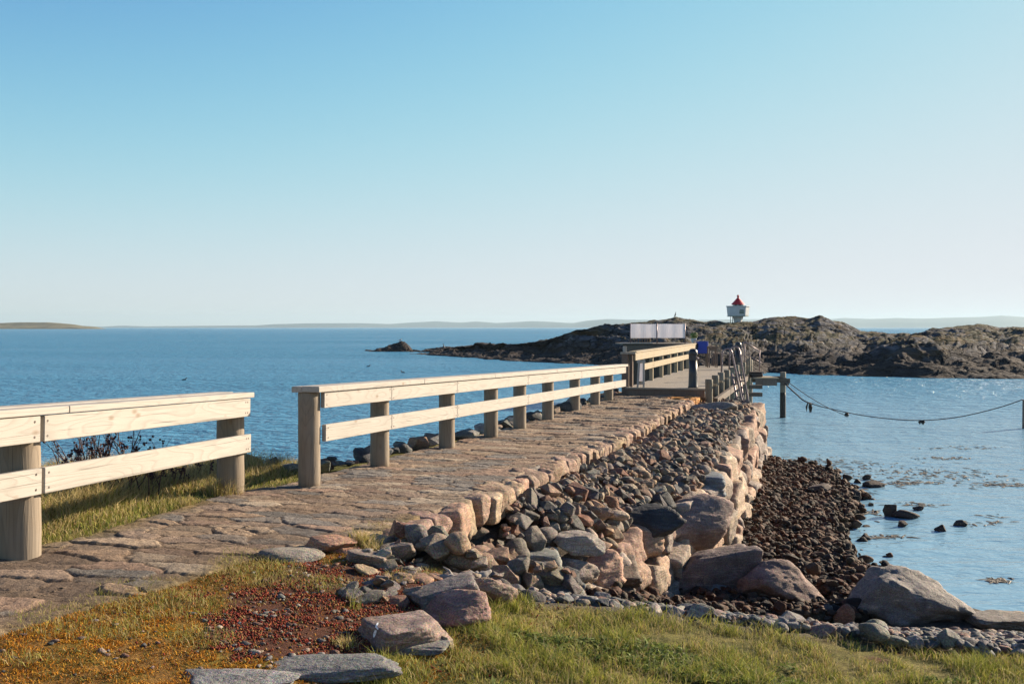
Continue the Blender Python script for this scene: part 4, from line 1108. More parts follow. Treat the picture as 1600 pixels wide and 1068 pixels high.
# railing on the deck's left side
rl = empty('pier_railing', pt(0, 0, DZ), 'yellowish weathered two board railing along the left side of the pier deck', 'railing')
RT = 2.765
for i_, Zp_ in enumerate([27.8, 29.4, 31.3, 33.0, 34.6, 36.1, 37.8, 39.3]):
    s = (Zp_ - 26) / .9566; p = pt(s, .06)
    board('post', (p.x, p.y, DZ - .3), (p.x, p.y, RT - .05), .11, .11, M_railw, rl, up=(.29, .957, 0))
for a, b_ in ((.25, 3.4), (3.41, 7.0), (7.01, 10.5), (10.51, 14.6)):
    board('upper_rail', pt(a, .145, RT - .14), pt(b_, .145, RT - .14), .20, .045, M_railw, rl)
    board('lower_rail', pt(a + (.6 if a < 1 else 0), .145, RT - .46), pt(b_, .145, RT - .46), .17, .045, M_railw, rl)
    board('cap_board', pt(a, .09, RT - .018), pt(b_, .09, RT - .018), .20, .04, M_railw, rl, up=(.9566, -.2915, 0))
# gate post assembly at the near end
gp = empty('gate_post', pt(.1, -.05, DZ - .1), 'thick dark brown timber post with a flat cap where the fence meets the pier', 'post')
p = pt(.12, -.08)
board('post', (p.x, p.y, DZ - .3), (p.x, p.y, 2.70), .22, .16, M_brownw, gp, up=(.29, .957, 0))
board('side_plank', (p.x + .17, p.y + .02, DZ - .05), (p.x + .17, p.y + .02, 2.69), .10, .06, M_brownw, gp, up=(.29, .957, 0))
board('cap', (p.x - .13, p.y, 2.72), (p.x + .26, p.y - .06, 2.72), .26, .05, M_deckw, gp, up=(0, 1, 0))
board('top_stub', (p.x - .02, p.y, 2.745), (p.x - .02, p.y, 2.90), .09, .09, M_board, gp, up=(0, 1, 0))
# narrow pale stand next to it
ps = empty('plank_stand', pt(.25, .35), 'narrow pale timber stand with two feet leaning beside the gate post', 'stand')
pc = P(1003, 600, 25.9)
for sx_ in (-.09, .07):
    board('leg', (pc.x + sx_ - .02, pc.y, DZ), (pc.x + sx_ * .75 + .01, pc.y + .10, DZ + .72), .05, .035, M_board, ps, up=(1, 0, 0))
board('panel', (pc.x - .02, pc.y + .02, DZ + .16), (pc.x - .01, pc.y + .10, DZ + .70), .10, .022, M_canvas, ps, up=(1, 0, 0))
board('crossbar', (pc.x - .12, pc.y + .085, DZ + .67), (pc.x + .10, pc.y + .085, DZ + .67), .07, .03, M_board, ps)
board('crossbar', (pc.x - .12, pc.y + .01, DZ + .10), (pc.x + .08, pc.y + .01, DZ + .10), .04, .03, M_board, ps)

# bollard lamps
for (px, Z_, lab, s_) in ((1083, 25.75, 'near black domed bollard light at the front edge of the pier', 1.0), (1153.5, 37.3, 'far black domed bollard light behind the ladder rails', 1.05)):
    x = (px - 800) / F * Z_
    e = empty('bollard_lamp', (x, Z_, DZ), lab, 'bollard light', 'bollard lights on the pier')
    r_ = .108 * s_; h = 1.02
    def lt(name, prof, mat, n_=24):
        B = BM(); B.lathe(prof, n_); return B.build(name, mat, e, Vector((x, Z_, DZ)), local=True)
    lt('column', [(r_ * 1.22, 0), (r_ * 1.22, .03), (r_ * 1.12, .05), (r_ * 1.02, .35), (r_ * .95, h - .30)], M_black)
    lt('lens', [(r_ * .55, h - .30), (r_ * .55, h - .16)], M_lens, 16)
    lt('hood', [(r_ * 1.02, h - .17), (r_ * 1.12, h - .16), (r_ * 1.08, h - .10), (r_ * .92, h - .045), (r_ * .6, h - .01), (r_ * .05, h)], M_black)
    B = BM()
    for k_ in range(20):
        a = math.pi * (.36 + 1.26 * k_ / 19)
        B.box((r_ * .93 * math.cos(a), r_ * .93 * math.sin(a), h - .235), (.02, r_ * .32, .14), rz=a)
    B.build('shade_back', M_black, e, Vector((x, Z_, DZ)), local=True)
    B = BM()
    for k_ in range(5):
        a = -.6 + k_ * .3
        B.box((r_ * 1.16 * math.cos(a), r_ * 1.16 * math.sin(a), h - .245), (.05, r_ * .4, .035), mat=Matrix.Rotation(a, 4, 'Z') @ Matrix.Rotation(.6, 4, 'Y'))
    B.build('louvre', M_steel, e, Vector((x, Z_, DZ)), local=True)

# bathing ladders: arched steel rails and dark treads
def ladder(lab, foot, topp, down, Zf, Zd, w_=7):
    e = empty('bathing_ladder', P(foot[0], foot[1], Zf), lab, 'ladder', 'bathing ladders on the pier side')
    f0 = P(foot[0], foot[1] + 8, Zf); tl = P(foot[0] + 1, topp[1] + 10, Zf)
    cx = topp[0]
    pts = [f0, tl]
    r0 = P(down[0][0], down[0][1], Zd)
    for k_ in range(1, 8):
        a = math.pi * k_ / 8
        hx_ = tl.x + (r0.x - tl.x) * (1 - math.cos(a)) / 2
        hz_ = tl.z + (r0.z - tl.z) * (1 - math.cos(a)) / 2 + math.sin(a) * (P(0, topp[1], Zf).z - max(tl.z, r0.z)) * 1.0
        hy_ = Zf + (Zd - Zf) * (1 - math.cos(a)) / 2
        pts.append(Vector((hx_, hy_, hz_)))
    r1 = P(down[1][0], down[1][1], Zd); dn = r1 + (r1 - r0) * .75
    pts += [r0, r1, dn]
    B = BM(); B.tube(pts, .027, 10); B.build('hand_rail', M_steel, e)
    a0 = r0 + (r1 - r0) * .42 + Vector((-w_ * Zd / F, 0, 0)); a1 = dn + Vector((-w_ * Zd / F, 0, 0))
    B = BM(); B.tube([a0, a1], .025, 10); B.build('side_rail', M_steel, e)
    for k_ in range(9):
        f = .5 + k_ * .14; c = r0 + (r1 - r0) * f
        board('tread', c + Vector((-w_ * Zd / F, .0, 0)), c, .035, .09, M_tread, e)
ladder('nearer steel bathing ladder with a tall arched hand rail over the piles', (1127.5, 577), (1135, 543.5), [(1144, 552), (1159.5, 626)], 29.6, 29.4)
ladder('farther steel bathing ladder rising in front of the second bollard light', (1139.5, 571), (1148, 540.5), [(1156, 550), (1168.5, 620)], 32.4, 32.2)

# handrail tubes and pole beyond
hr = empty('tube_handrail', P(1160, 575, 38), 'thin grey tubular handrail sloping down towards the side jetty', 'handrail')
B = BM(); B.tube([P(1159, 575, 38), P(1159.5, 538, 38), P(1161, 535, 38), P(1164, 534, 38), P(1187, 548, 38)], .02, 8); B.build('rail', M_steel, hr)
B = BM(); B.tube([P(1163.5, 575, 38), P(1163.5, 535, 38)], .02, 8); B.build('upright', M_steel, hr)
B = BM(); B.tube([P(1187, 583, 38), P(1187, 546, 38)], .02, 8); B.build('upright', M_steel, hr)
B = BM(); B.tube([P(1166, 553, 38), P(1191, 567, 38)], .014, 8); B.build('lower_rail', M_steel, hr)

# side jetty
JZ = 1.52
jt = empty('side_jetty', P(1190, 590, 37.5), 'low timber side jetty reaching from the pier to a lone pile', 'jetty')
xa, xb = (1170 - 800) / F * 37.5, (1209 - 800) / F * 37.5
for k_ in range(9):
    board('plank', (xa, 36.8 + k_ * .15, JZ), (xb - (.45 if k_ < 0 else 0), 36.8 + k_ * .15, JZ), .14, .04, M_railw, jt, up=(0, 1, 0))
B = BM()
for k_ in range(8):
    B.box((xa + .12 + k_ * .1, 36.74, JZ - .15), (.092, .03, .25))
B.build('skirt_board', M_brownw, jt)
board('beam', ((1174 - 800) / F * 37.5, 37.35, JZ - .1), ((1227 - 800) / F * 37.5, 37.35, JZ - .1), .17, .14, M_dark, jt)
board('cross_beam', ((1208 - 800) / F * 37.5, 37.6, JZ - .02), ((1224 - 800) / F * 37.5, 37.6, JZ - .02), .10, .12, M_dark, jt)
pj = P(1222, 0, 37.6)
lp = empty('mooring_pile', (pj.x, 37.45, -1), 'lone dark waterlogged pile carrying the outer end of the jetty', 'pile')
round_post('pile', (pj.x, 37.45, -1.0), 1.72, .105, M_pile, lp, 20)
B = BM(); B.lathe([(.107, 0), (.109, .2), (.108, .85), (.106, 1.0)], 20); wl = B.build('tide_mark', M_weed, lp, Vector((pj.x, 37.45, -.05)), local=True)
board('clamp', (pj.x - .16, 37.3, 1.40), (pj.x + .22, 37.3, 1.40), .16, .08, M_dark, lp)
board('clamp', (pj.x - .12, 37.3, 1.27), (pj.x + .18, 37.3, 1.27), .09, .07, M_dark, lp)
xr = 18.0 * 33 / 35 + .0; xr = (1603.5 - 800) / F * 33.5
rp = BM(); rp.lathe([(.10, 0), (.105, .8), (.10, 1.9), (.085, 1.93)], 20); rp = rp.build('mooring_pile', M_brownw, None, Vector((xr, 33.5, -.97)), local=True)
tag(rp, 'dark pile at the right edge of the photo holding the slack rope', 'pile')
# black crate / boat-shaped trough on the jetty
ck = empty('dark_trough', P(1181, 588, 37.5), 'black open trough with a pale rim standing on the side jetty', 'trough')
x0, x1 = (1171 - 800) / F * 37.4, (1189.5 - 800) / F * 37.4
B = BM(); B.box(((x0 + x1) / 2, 37.3, JZ + .115), (x1 - x0, .4, .18), bev=.03); B.build('body', M_crate, ck)
B = BM(); B.box(((x0 + x1) / 2, 37.3, JZ + .213), (x1 - x0 + .05, .44, .016), bev=.005); B.build('rim', M_dark, ck)
B = BM(); B.box((x1 - .01, 37.08, JZ + .18), (.09, .03, .06), bev=.005); B.build('corner_plate', M_board, ck)
for (px, top_, bot, lab) in ((1168.5, 560, 575, 'short yellowish stake beyond the tallest pile'), (1171.5, 557.5, 586, 'tall yellowish stake beside the dark trough')):
    p = P(px, bot, 38.6); q = P(px, top_, 38.6)
    e = BM(); e.cone((0, 0, 0), (0, 0, q.z - 1.0), .045, .04, 10); e = e.build('stake', M_railw, None, Vector((p.x, 38.6, 1.0)), local=True); tag(e, lab, 'stake')

# ropes with hanging weed
def smooth_pts(pts, n_=10):
    out = []
    for i in range(len(pts) - 1):
        p0 = pts[max(i - 1, 0)]; p1 = pts[i]; p2 = pts[i + 1]; p3 = pts[min(i + 2, len(pts) - 1)]
        for k_ in range(n_):
            t = k_ / n_
            out.append(.5 * ((2 * p1) + (p2 - p0) * t + (2 * p0 - 5 * p1 + 4 * p2 - p3) * t * t + (3 * p1 - p0 - 3 * p2 + p3) * t ** 3))
    return out + [pts[-1]]
rpx = [(1226, 598, 37.3), (1244, 615, 36.8), (1264, 629, 36.2), (1323, 644, 35.2), (1380, 653, 34.4), (1441, 656.5, 33.9), (1500, 651, 33.6), (1560, 637, 33.5), (1599, 624, 33.45)]
RP = [P(*q) for q in rpx]
B = BM(); sp_ = smooth_pts(RP); B.tube(sp_, [.025 if i < 22 else .017 for i in range(len(sp_))], 6)
tag(B.build('mooring_rope', M_rope, None, RP[0]), 'thick dark rope sagging low over the water between the two piles', 'rope')
B = BM(); B.tube(smooth_pts([P(1228, 594, 37.3), P(1262, 618, 36.6), P(1295, 637, 35.8), P(1325, 650, 35.1)]), .012, 6)
tag(B.build('mooring_rope', M_rope, None, P(1228, 594, 37.3)), 'thin second rope joining the sagging rope from above', 'rope')
for (q, L, lab, wd) in (((1265, 629, 36.1), .42, 'large ragged clump of dark weed hanging nearest the jetty pile', .10), ((1324, 645, 35.2), .17, 'small double clump of weed hanging on the rope', .07), ((1441, 657, 33.9), .16, 'dark weed clump at the lowest point of the rope', .09)):
    p = P(*q); B = BM(); r_ = random.Random(int(q[0]))
    for k_ in range(9):
        ox = r_.uniform(-wd, wd); l_ = L * r_.uniform(.5, 1.0)
        B.tube([p + Vector((ox * .5, 0, 0)), p + Vector((ox, r_.uniform(-.03, .03), -l_ * .5)), p + Vector((ox * .9, 0, -l_))], [.02, .035, .006], 6)
    e = B.build('weed_clump', M_weed, None, p); tag(e, lab, 'seaweed clump', 'weed clumps hanging on the rope')

# ------------------------------------------------------------------ terrace beyond the pier
TZ = 2.66; ZT = 45.5
tr = empty('timber_terrace', P(1030, 536, ZT), 'dark raised timber terrace behind the pier railing', 'terrace')
x0, x1 = (972 - 800) / F * ZT, (1092 - 800) / F * ZT
board('deck', (x0, ZT + 1.5, TZ - .04), (x1, ZT + 1.5, TZ - .04), 3.4, .07, M_dark, tr, up=(0, 1, 0))
board('edge_beam', (x0 + .05, ZT - .24, TZ - .25), (x1 - .05, ZT - .24, TZ - .25), .34, .06, M_dark, tr)
board('top_plank', (x0 - .1, ZT - .25, TZ + .012), (x0 + 1.35, ZT - .25, TZ + .012), .16, .03, M_board, tr, up=(0, 1, 0))
for q in np.linspace(x0 + .2, x1 - .2, 5): board('post', (q, ZT, -.4), (q, ZT, TZ - .08), .16, .16, M_dark, tr, up=(0, 1, 0))
B = BM(); B.box(((x0 + x1) / 2 + .1, ZT + .6, 1.2), (x1 - x0 - .5, .1, 2.3)); B.build('back_cladding', M_dark, tr)
# white screen
scn = empty('canvas_screen', P(1028, 535, 45.6), 'long white canvas windscreen on thin grey posts above the terrace', 'windscreen')
for (a, b_) in ((985.5, 1025.5), (1027.5, 1070)):
    pa, pb = P(a, 506.5, 45.6), P(b_, 506, 45.6)
    B = BM(); nx_ = 14
    for i in range(nx_):
        xq = pa.x + (pb.x - pa.x) * (i + .5) / nx_
        B.box((xq, 45.6 + .012 * math.sin(i * 1.1 + a), (3.55 + 2.91) / 2), ((pb.x - pa.x) / nx_ + .002, .012, .64 + .01 * math.sin(i * .5)))
    B.build('panel', M_canvas, scn)
for px in (985, 1026.5, 1070.5):
    p = P(px, 0, 45.62); B = BM(); B.cone((p.x, 45.63, TZ - .02), (p.x, 45.63, 3.58), .022, .022, 10); B.build('post', M_steel, scn)
# slatted bench under the screen
bn = empty('slatted_bench', P(1001, 534, 45.9), 'low pale slatted bench showing under the left half of the white screen', 'bench')
xa, xb = (987 - 800) / F * 45.9, (1017 - 800) / F * 45.9
board('seat', (xa, 46.1, TZ + .23), (xb, 46.1, TZ + .23), .3, .03, M_board, bn, up=(0, 1, 0))
for q in np.linspace(xa + .03, xb - .03, 8): board('leg', (q, 46.0, TZ - .01), (q, 46.0, TZ + .215), .035, .035, M_dark, bn, up=(0, 1, 0))
board('foot_rail', (xa, 45.95, TZ + .03), (xb, 45.95, TZ + .03), .03, .03, M_board, bn)
# plant pot on the far end of the railing
pp = P(1084, 536, 40.0); pp.z = RT + .003
pot = empty('plant_pot', pp, 'bushy yellow green plant in a small pale pot on the far railing end', 'potted plant')
B = BM(); B.lathe([(.075, 0), (.11, .16), (.118, .16), (.118, .18), (.10, .18)], 18); B.build('pot', M_white, pot, pp, local=True)
V, Fc = [], []
for k_ in range(420):
    d = rng.normal(size=3); d /= np.linalg.norm(d); c_ = d * rng.uniform(.05, .17) * np.array([1, 1, .85]) + np.array([0, 0, .31]); u = rng.normal(size=3); u /= np.linalg.norm(u); v_ = np.cross(u, d); L = .035
    V += [c_ - u * L, c_ + v_ * L * .5, c_ + u * L, c_ - v_ * L * .5]; Fc.append([4 * k_, 4 * k_ + 1, 4 * k_ + 2, 4 * k_ + 3])
me = np_mesh('foliage', np.array(V), np.array(Fc), False); link('foliage', me, M_leaf, pot, pp)
# blue box on a frame
bb = empty('blue_bin', P(1099, 572, 39.5), 'bright blue plastic bin on dark legs at the far end of the pier', 'bin')
zb_ = lambda y: CAMZ - (y - HOR) / F * 39.5
xa, xb = (1091 - 800) / F * 39.5, (1107 - 800) / F * 39.5
B = BM(); B.box(((xa + xb) / 2, 39.7, (zb_(534) + zb_(552)) / 2), (xb - xa, .36, zb_(534) - zb_(552)), bev=.02); B.build('body', M_blue, bb)
B = BM(); B.box(((xa + xb) / 2, 39.7, zb_(533.6)), (xb - xa + .04, .4, .025), bev=.006); B.build('lid', M_blue, bb)
for q in (xa + .03, xb - .03):
    for yy in (39.56, 39.84): board('leg', (q, yy, DZ), (q, yy, zb_(552)), .045, .045, M_dark, bb, up=(0, 1, 0))
board('shelf', (xa + .06, 39.7, DZ + .3), (xb - .06, 39.7, DZ + .3), .2, .03, M_dark, bb, up=(0, 1, 0))
# tall brown table and stool next to it
tb = empty('wooden_table', P(1116, 572, 38.6), 'tall brown wooden table with slim legs right of the blue bin', 'table')
xa, xb = (1107.5 - 800) / F * 38.6, (1122 - 800) / F * 38.6; zt = CAMZ - (541.5 - HOR) / F * 38.6
board('table_top', (xa, 38.8, zt), (xb, 38.8, zt), .42, .035, M_brownw, tb, up=(0, 1, 0))
board('apron', (xa + .03, 38.63, zt - .08), (xb - .03, 38.63, zt - .08), .11, .02, M_brownw, tb)
for q in (xa + .03, xb - .03):
    for yy in (38.63, 38.97): board('leg', (q, yy, DZ), (q, yy, zt - .02), .04, .04, M_brownw, tb, up=(0, 1, 0))
ch = empty('wooden_chair', P(1122, 565, 40.2), 'brown slatted wooden chair facing the tall table', 'chair')
cx = (1121.5 - 800) / F * 40.2; 
board('seat', (cx - .2, 40.3, DZ + .5), (cx + .2, 40.3, DZ + .5), .4, .03, M_brownw, ch, up=(0, 1, 0))
for q in (-.18, .18):
    board('leg', (cx + q, 40.12, DZ), (cx + q, 40.12, DZ + .485), .035, .035, M_brownw, ch, up=(0, 1, 0)); board('leg', (cx + q, 40.48, DZ), (cx + q, 40.48, DZ + 1.0), .035, .035, M_brownw, ch, up=(0, 1, 0))
for k_ in range(3): board('back_slat', (cx - .17, 40.46, DZ + .62 + k_ * .13), (cx + .17, 40.46, DZ + .62 + k_ * .13), .07, .015, M_railw, ch)

# ------------------------------------------------------------------ lighthouse
LZ = 106.0
cxl = (1153 - 800) / F * LZ; zl = lambda y: CAMZ - (y - HOR) / F * LZ
u1 = LZ / F
lh = empty('lighthouse', (cxl, LZ, zl(504)), 'small white octagonal lighthouse with a red conical roof on the island', 'lighthouse')
def oct_(name, prof, mat, parent=lh, n_=8, smooth=False):
    B = BM(); B.lathe([(r_ * u1, zl(y)) for r_, y in prof], n_, (cxl, LZ, 0), rot=R(22.5 + 8), smooth=smooth); return B.build(name, mat, parent, Vector((cxl, LZ, zl(504))))
oct_('pedestal', [(5.6, 512), (6.4, 501), (8.4, 493.6)], M_white)
oct_('drum', [(15.6, 493.5), (16.2, 492.4), (17.4, 479.4), (18.4, 479), (18.4, 477.8)], M_white)
oct_('floor_ring', [(16.6, 494.4), (16.7, 493.4)], M_hatch)
oct_('lantern', [(7.2, 477.7), (7.2, 475.7)], M_glass, n_=8)
rf = oct_('roof', [(10.6, 475.6), (10.4, 474.9), (1.6, 465.4), (1.5, 465)], M_red, n_=16)
oct_('finial', [(1.2, 465.2), (1.3, 464.4), (1.9, 463), (1.8, 461.6), (.7, 460.4)], M_red, n_=12, smooth=True)
B = BM()
for k_ in range(8):
    a = R(30.5) + k_ * math.pi / 4; B.cone((cxl + 8 * u1 * math.cos(a), LZ + 8 * u1 * math.sin(a), zl(478)), (cxl + 8 * u1 * math.cos(a), LZ + 8 * u1 * math.sin(a), zl(474.7)), .035, .035, 6)
B.build('lantern_bar', M_white, lh)
# hatch panel on the face turned to the camera
fa = None; best = -9
for k_ in range(8):
    a = R(30.5) + (k_ + .5) * math.pi / 4
    v = -math.sin(a) + .25 * math.cos(a)
    if v > best: best = v; fa = a
apo = 16.0 * math.cos(math.pi / 8)
Mh = Matrix.Rotation(fa, 4, 'Z')
B = BM(); B.box((cxl + (apo + .35) * u1 * math.cos(fa), LZ + (apo + .35) * u1 * math.sin(fa), zl(486.5)), (.06, 7.8 * u1, 7.4 * u1), rz=fa); hp = B.build('window', M_hatch, lh)
for dy in (-1, 0, 1):
    B = BM(); B.box((cxl + (apo + .9) * u1 * math.cos(fa), LZ + (apo + .9) * u1 * math.sin(fa), zl(486.5 + dy * 2.2)), (.04, 6.4 * u1, 1.1 * u1), rz=fa); B.build('louvre', M_glass, hp)
B = BM()
for dx in (-12.6, -9.6): B.cone((cxl + dx * u1, LZ - .3, zl(506)), (cxl + dx * u1 * .98, LZ - .3, zl(493)), .035, .035, 6)
B.build('support_pole', M_steel, lh)

# ------------------------------------------------------------------ birds
def bird(name, loc, h, mat, label, upright=True, swim=False, face=1):
    B = BM(); L = h
    if swim:
        pts = [Vector((-.5 * L * face, 0, .05 * L)), Vector((-.25 * L * face, 0, .14 * L)), Vector((.1 * L * face, 0, .15 * L)), Vector((.38 * L * face, 0, .2 * L)), Vector((.45 * L * face, 0, .45 * L)), Vector((.52 * L * face, 0, .55 * L)), Vector((.75 * L * face, 0, .5 * L))]
        rr = [.02 * L, .14 * L, .18 * L, .11 * L, .07 * L, .08 * L, .015 * L]
    elif upright:
        pts = [Vector((-.22 * L * face, 0, .02 * L)), Vector((-.12 * L * face, 0, .2 * L)), Vector((0, 0, .4 * L)), Vector((.04 * L * face, 0, .62 * L)), Vector((.04 * L * face, 0, .82 * L)), Vector((.07 * L * face, 0, .95 * L)), Vector((.26 * L * face, 0, .97 * L))]
        rr = [.03 * L, .09 * L, .14 * L, .11 * L, .05 * L, .06 * L, .012 * L]
    else:
        pts = [Vector((-.62 * L * face, 0, .38 * L)), Vector((-.3 * L * face, 0, .45 * L)), Vector((0, 0, .5 * L)), Vector((.26 * L * face, 0, .62 * L)), Vector((.34 * L * face, 0, .82 * L)), Vector((.42 * L * face, 0, .92 * L)), Vector((.62 * L * face, 0, .88 * L))]
        rr = [.03 * L, .13 * L, .19 * L, .14 * L, .08 * L, .1 * L, .015 * L]
    B.tube(smooth_pts(pts, 4), [float(x) for x in np.interp(np.linspace(0, 6, 25), range(7), rr)], 10)
    if not swim:
        for dy in (-.05, .05): B.tube([Vector((0, dy * L, .3 * L if not upright else .25 * L)), Vector((.02 * L * face, dy * L, 0))], .018 * L, 6)
    o = B.build(name, mat, None, Vector(loc), local=True); tag(o, label, 'bird'); return o
bird('cormorant', P(693.5, 545, 118), .62, M_bird, 'black cormorant standing upright on the low rock point', face=-1)
gz = P(1055, 495.5, 106); bird('cormorant', gz + Vector((0, 0, .05)), .5, M_bird, 'dark bird perched on the highest knoll left of the lighthouse')
bird('seagull', P(625, 534, 142.4), .5, M_gull, 'pale gull standing on top of the small skerry', upright=False)
for (px, py, lab, fc) in ((575, 571, 'swimming duck left of the pair beyond the long fence', 1), (630, 580.5, 'swimming duck nearest above the long fence', -1), (287, 592, 'tiny duck on the open water above the left fence', 1)):
    Z_ = CAMZ * F / (py + 1.5 - HOR); bird('duck', ((px - 800) / F * Z_, Z_, -.02), .3, M_bird, lab, swim=True, face=fc)

# ------------------------------------------------------------------ vegetation
def blades(name, pts, hts, wid, cols, mat, lean=.35, curl=.5, kind='stuff'):
    n_ = len(pts); a = rng.uniform(0, 2 * math.pi, n_); b_ = rng.uniform(0, 2 * math.pi, n_)
    dx = np.stack([np.cos(a), np.sin(a), 0 * a], 1) * wid[:, None] * .5
    ln = np.stack([np.cos(b_), np.sin(b_), 0 * b_], 1) * (hts * lean * rng.random(n_))[:, None]
    up = np.array([0, 0, 1.])
    v0 = pts - dx; v1 = pts + dx
    m_ = pts + ln * .45 + up * (hts * .55)[:, None]
    v2 = m_ + dx * .8; v3 = m_ - dx * .8
    v4 = pts + ln * (1 + curl) + up * (hts * .95)[:, None]
    V = np.stack([v0, v1, v2, v3, v4], 1).reshape(-1, 3)
    i = np.arange(n_)[:, None] * 5
    q = i + np.array([[0, 1, 2, 3]]); t3 = i + np.array([[3, 2, 4]])
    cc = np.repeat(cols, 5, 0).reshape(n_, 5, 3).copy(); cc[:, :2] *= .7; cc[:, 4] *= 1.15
    me = np_mesh(name, V, [q, t3], False, np.clip(cc.reshape(-1, 3), .005, .9))
    o = link(name, me, mat)
    if kind: tag(o, kind=kind)
    return o
def zgv(x, y): return zground(x, y) + n2(x, y, 5, 4, 21) * .022 + n2(x, y, 1.3, 2, 22) * .03
GP = 1.18 * np.array([[.165, .185, .03], [.24, .255, .045], [.33, .31, .07], [.36, .29, .11], [.46, .36, .18], [.09, .12, .025], [.27, .19, .07]])

# foreground lawn
N = 230000
x = rng.uniform(-2.2, 5.2, N); y = rng.uniform(3.6, 6.5, N)
z = zgv(x, y); lg, rd, ms, fg, tf = cover(x, y, z)
cl = n2(x, y, 3.2, 3, 71); cl2 = n2(x, y, 11, 2, 72)
keep = rng.random(N) < np.clip(fg * (.62 + 1.3 * cl + .9 * cl2), 0, 1)
x, y, z, cl, cl2 = x[keep], y[keep], z[keep], cl[keep], cl2[keep]; n_ = len(x)
yel = np.clip(.58 - cl * 1.2 + rng.normal(0, .25, n_), 0, 1); sl_ = rng.random(n_)
idx = np.where(sl_ < yel * .8, rng.choice([3, 4, 6, 2], n_), rng.choice([0, 1, 2, 5, 1], n_))
h = rng.uniform(.015, .065, n_) * (1 + 1.9 * np.clip(cl + cl2 * .6, -.4, 1.2))
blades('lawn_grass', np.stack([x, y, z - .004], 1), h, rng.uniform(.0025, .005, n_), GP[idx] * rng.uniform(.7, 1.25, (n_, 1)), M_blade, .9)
# thin dry stalks standing over the lawn
N = 2600
x2 = rng.uniform(-1, 4.6, N); y2 = rng.uniform(4.2, 6.3, N); z2 = zgv(x2, y2); _, _, _, fg2, _ = cover(x2, y2, z2); c2_ = n2(x2, y2, 1.7, 3, 77)
kp = (fg2 > .5) & (c2_ > .0); x2, y2, z2 = x2[kp], y2[kp], z2[kp]; n_ = len(x2)
blades('dry_stalks', np.stack([x2, y2, z2], 1), rng.uniform(.06, .14, n_), np.full(n_, .0018), np.array([.46, .38, .22]) * rng.uniform(.6, 1.1, (n_, 1)), M_blade, .6)
# broad leaved weeds low in the lawn (clover / silverweed)
N = 26000
x = rng.uniform(-.2, 4.5, N); y = rng.uniform(4.1, 5.6, N); z = zgv(x, y); cl = n2(x, y, 1.6, 3, 75); _, _, _, fg, _ = cover(x, y, z)
kp = (cl > .12) & (fg > .5); x, y, z = x[kp], y[kp], z[kp]; n_ = len(x)
blades('ground_weeds', np.stack([x, y, z + rng.uniform(0, .03, n_)], 1), rng.uniform(.01, .03, n_), rng.uniform(.010, .022, n_), np.array([.17, .21, .05]) * rng.uniform(.6, 1.3, (n_, 1)), M_blade, 1.6, 1.0)
# tufts on the moss
N = 60000
x = rng.uniform(-3.6, 1.2, N); y = rng.uniform(3.9, 7.4, N); z = zgv(x, y); _, _, _, fg, tf = cover(x, y, z)
kp = rng.random(N) < tf; x, y, z = x[kp], y[kp], z[kp]; n_ = len(x)
s_, t_ = to_st(x, y); z = np.where((t_ < tR(s_)) & (t_ > tL(s_)), zp(s_) - .02, z)
idx = rng.choice([0, 1, 2, 3, 3, 4, 6], n_)
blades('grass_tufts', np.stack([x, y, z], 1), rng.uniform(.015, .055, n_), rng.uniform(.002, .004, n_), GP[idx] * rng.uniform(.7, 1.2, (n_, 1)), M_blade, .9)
# grass behind the left fence
N = 120000
x = rng.uniform(-7.5, -2.2, N); y = rng.uniform(5.6, 12, N); s_, t_ = to_st(x, y); z = zgv(x, y)
lg, _, _, _, _ = cover(x, y, z)
cl = n2(x, y, 2.5, 3, 73)
kp = (rng.random(N) < lg * (.75 + cl)) & (y / np.maximum(-x, .1) > 1.15); x, y, z, cl, s_, t_ = x[kp], y[kp], z[kp], cl[kp], s_[kp], t_[kp]; n_ = len(x)
edge = sstep(.0, .9, tL(s_) - t_)
dry = rng.random(n_) < (.35 + .35 * edge)
idx = np.where(dry, rng.choice([3, 4, 6, 4], n_), rng.choice([0, 1, 2, 5], n_))
h = (.035 + .11 * edge) * rng.uniform(.5, 1.5, n_) * (1 + .8 * cl) + np.where(dry, .05 * edge, 0)
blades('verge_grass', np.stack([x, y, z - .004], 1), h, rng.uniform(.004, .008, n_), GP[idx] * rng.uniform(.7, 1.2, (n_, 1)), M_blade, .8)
# a few clumps along the path edge and by the far left post
V = []
for (px, py, r_, hh_, nb) in ((348, 782, .16, .22, 500), (570, 858, .10, .16, 260), (600, 842, .12, .14, 200), (300, 800, .2, .10, 300), (18, 868, .25, .10, 500), (585, 870, .08, .1, 140), (540, 1008, .06, .06, 160)):
    Z_, g_ = ray_ground(px, py)
    for k_ in range(nb):
        V.append(((px - 800) / F * Z_ + rng.normal(0, r_ * .5), Z_ + rng.normal(0, r_ * .4), 0, hh_ * rng.uniform(.4, 1.1)))
V = np.array(V); zz = zgv(V[:, 0], V[:, 1]); n_ = len(V)
blades('edge_grass', np.stack([V[:, 0], V[:, 1], zz], 1), V[:, 3], rng.uniform(.003, .006, n_), GP[rng.choice([3, 4, 6, 2, 4], n_)] * rng.uniform(.7, 1.15, (n_, 1)), M_blade, .9)

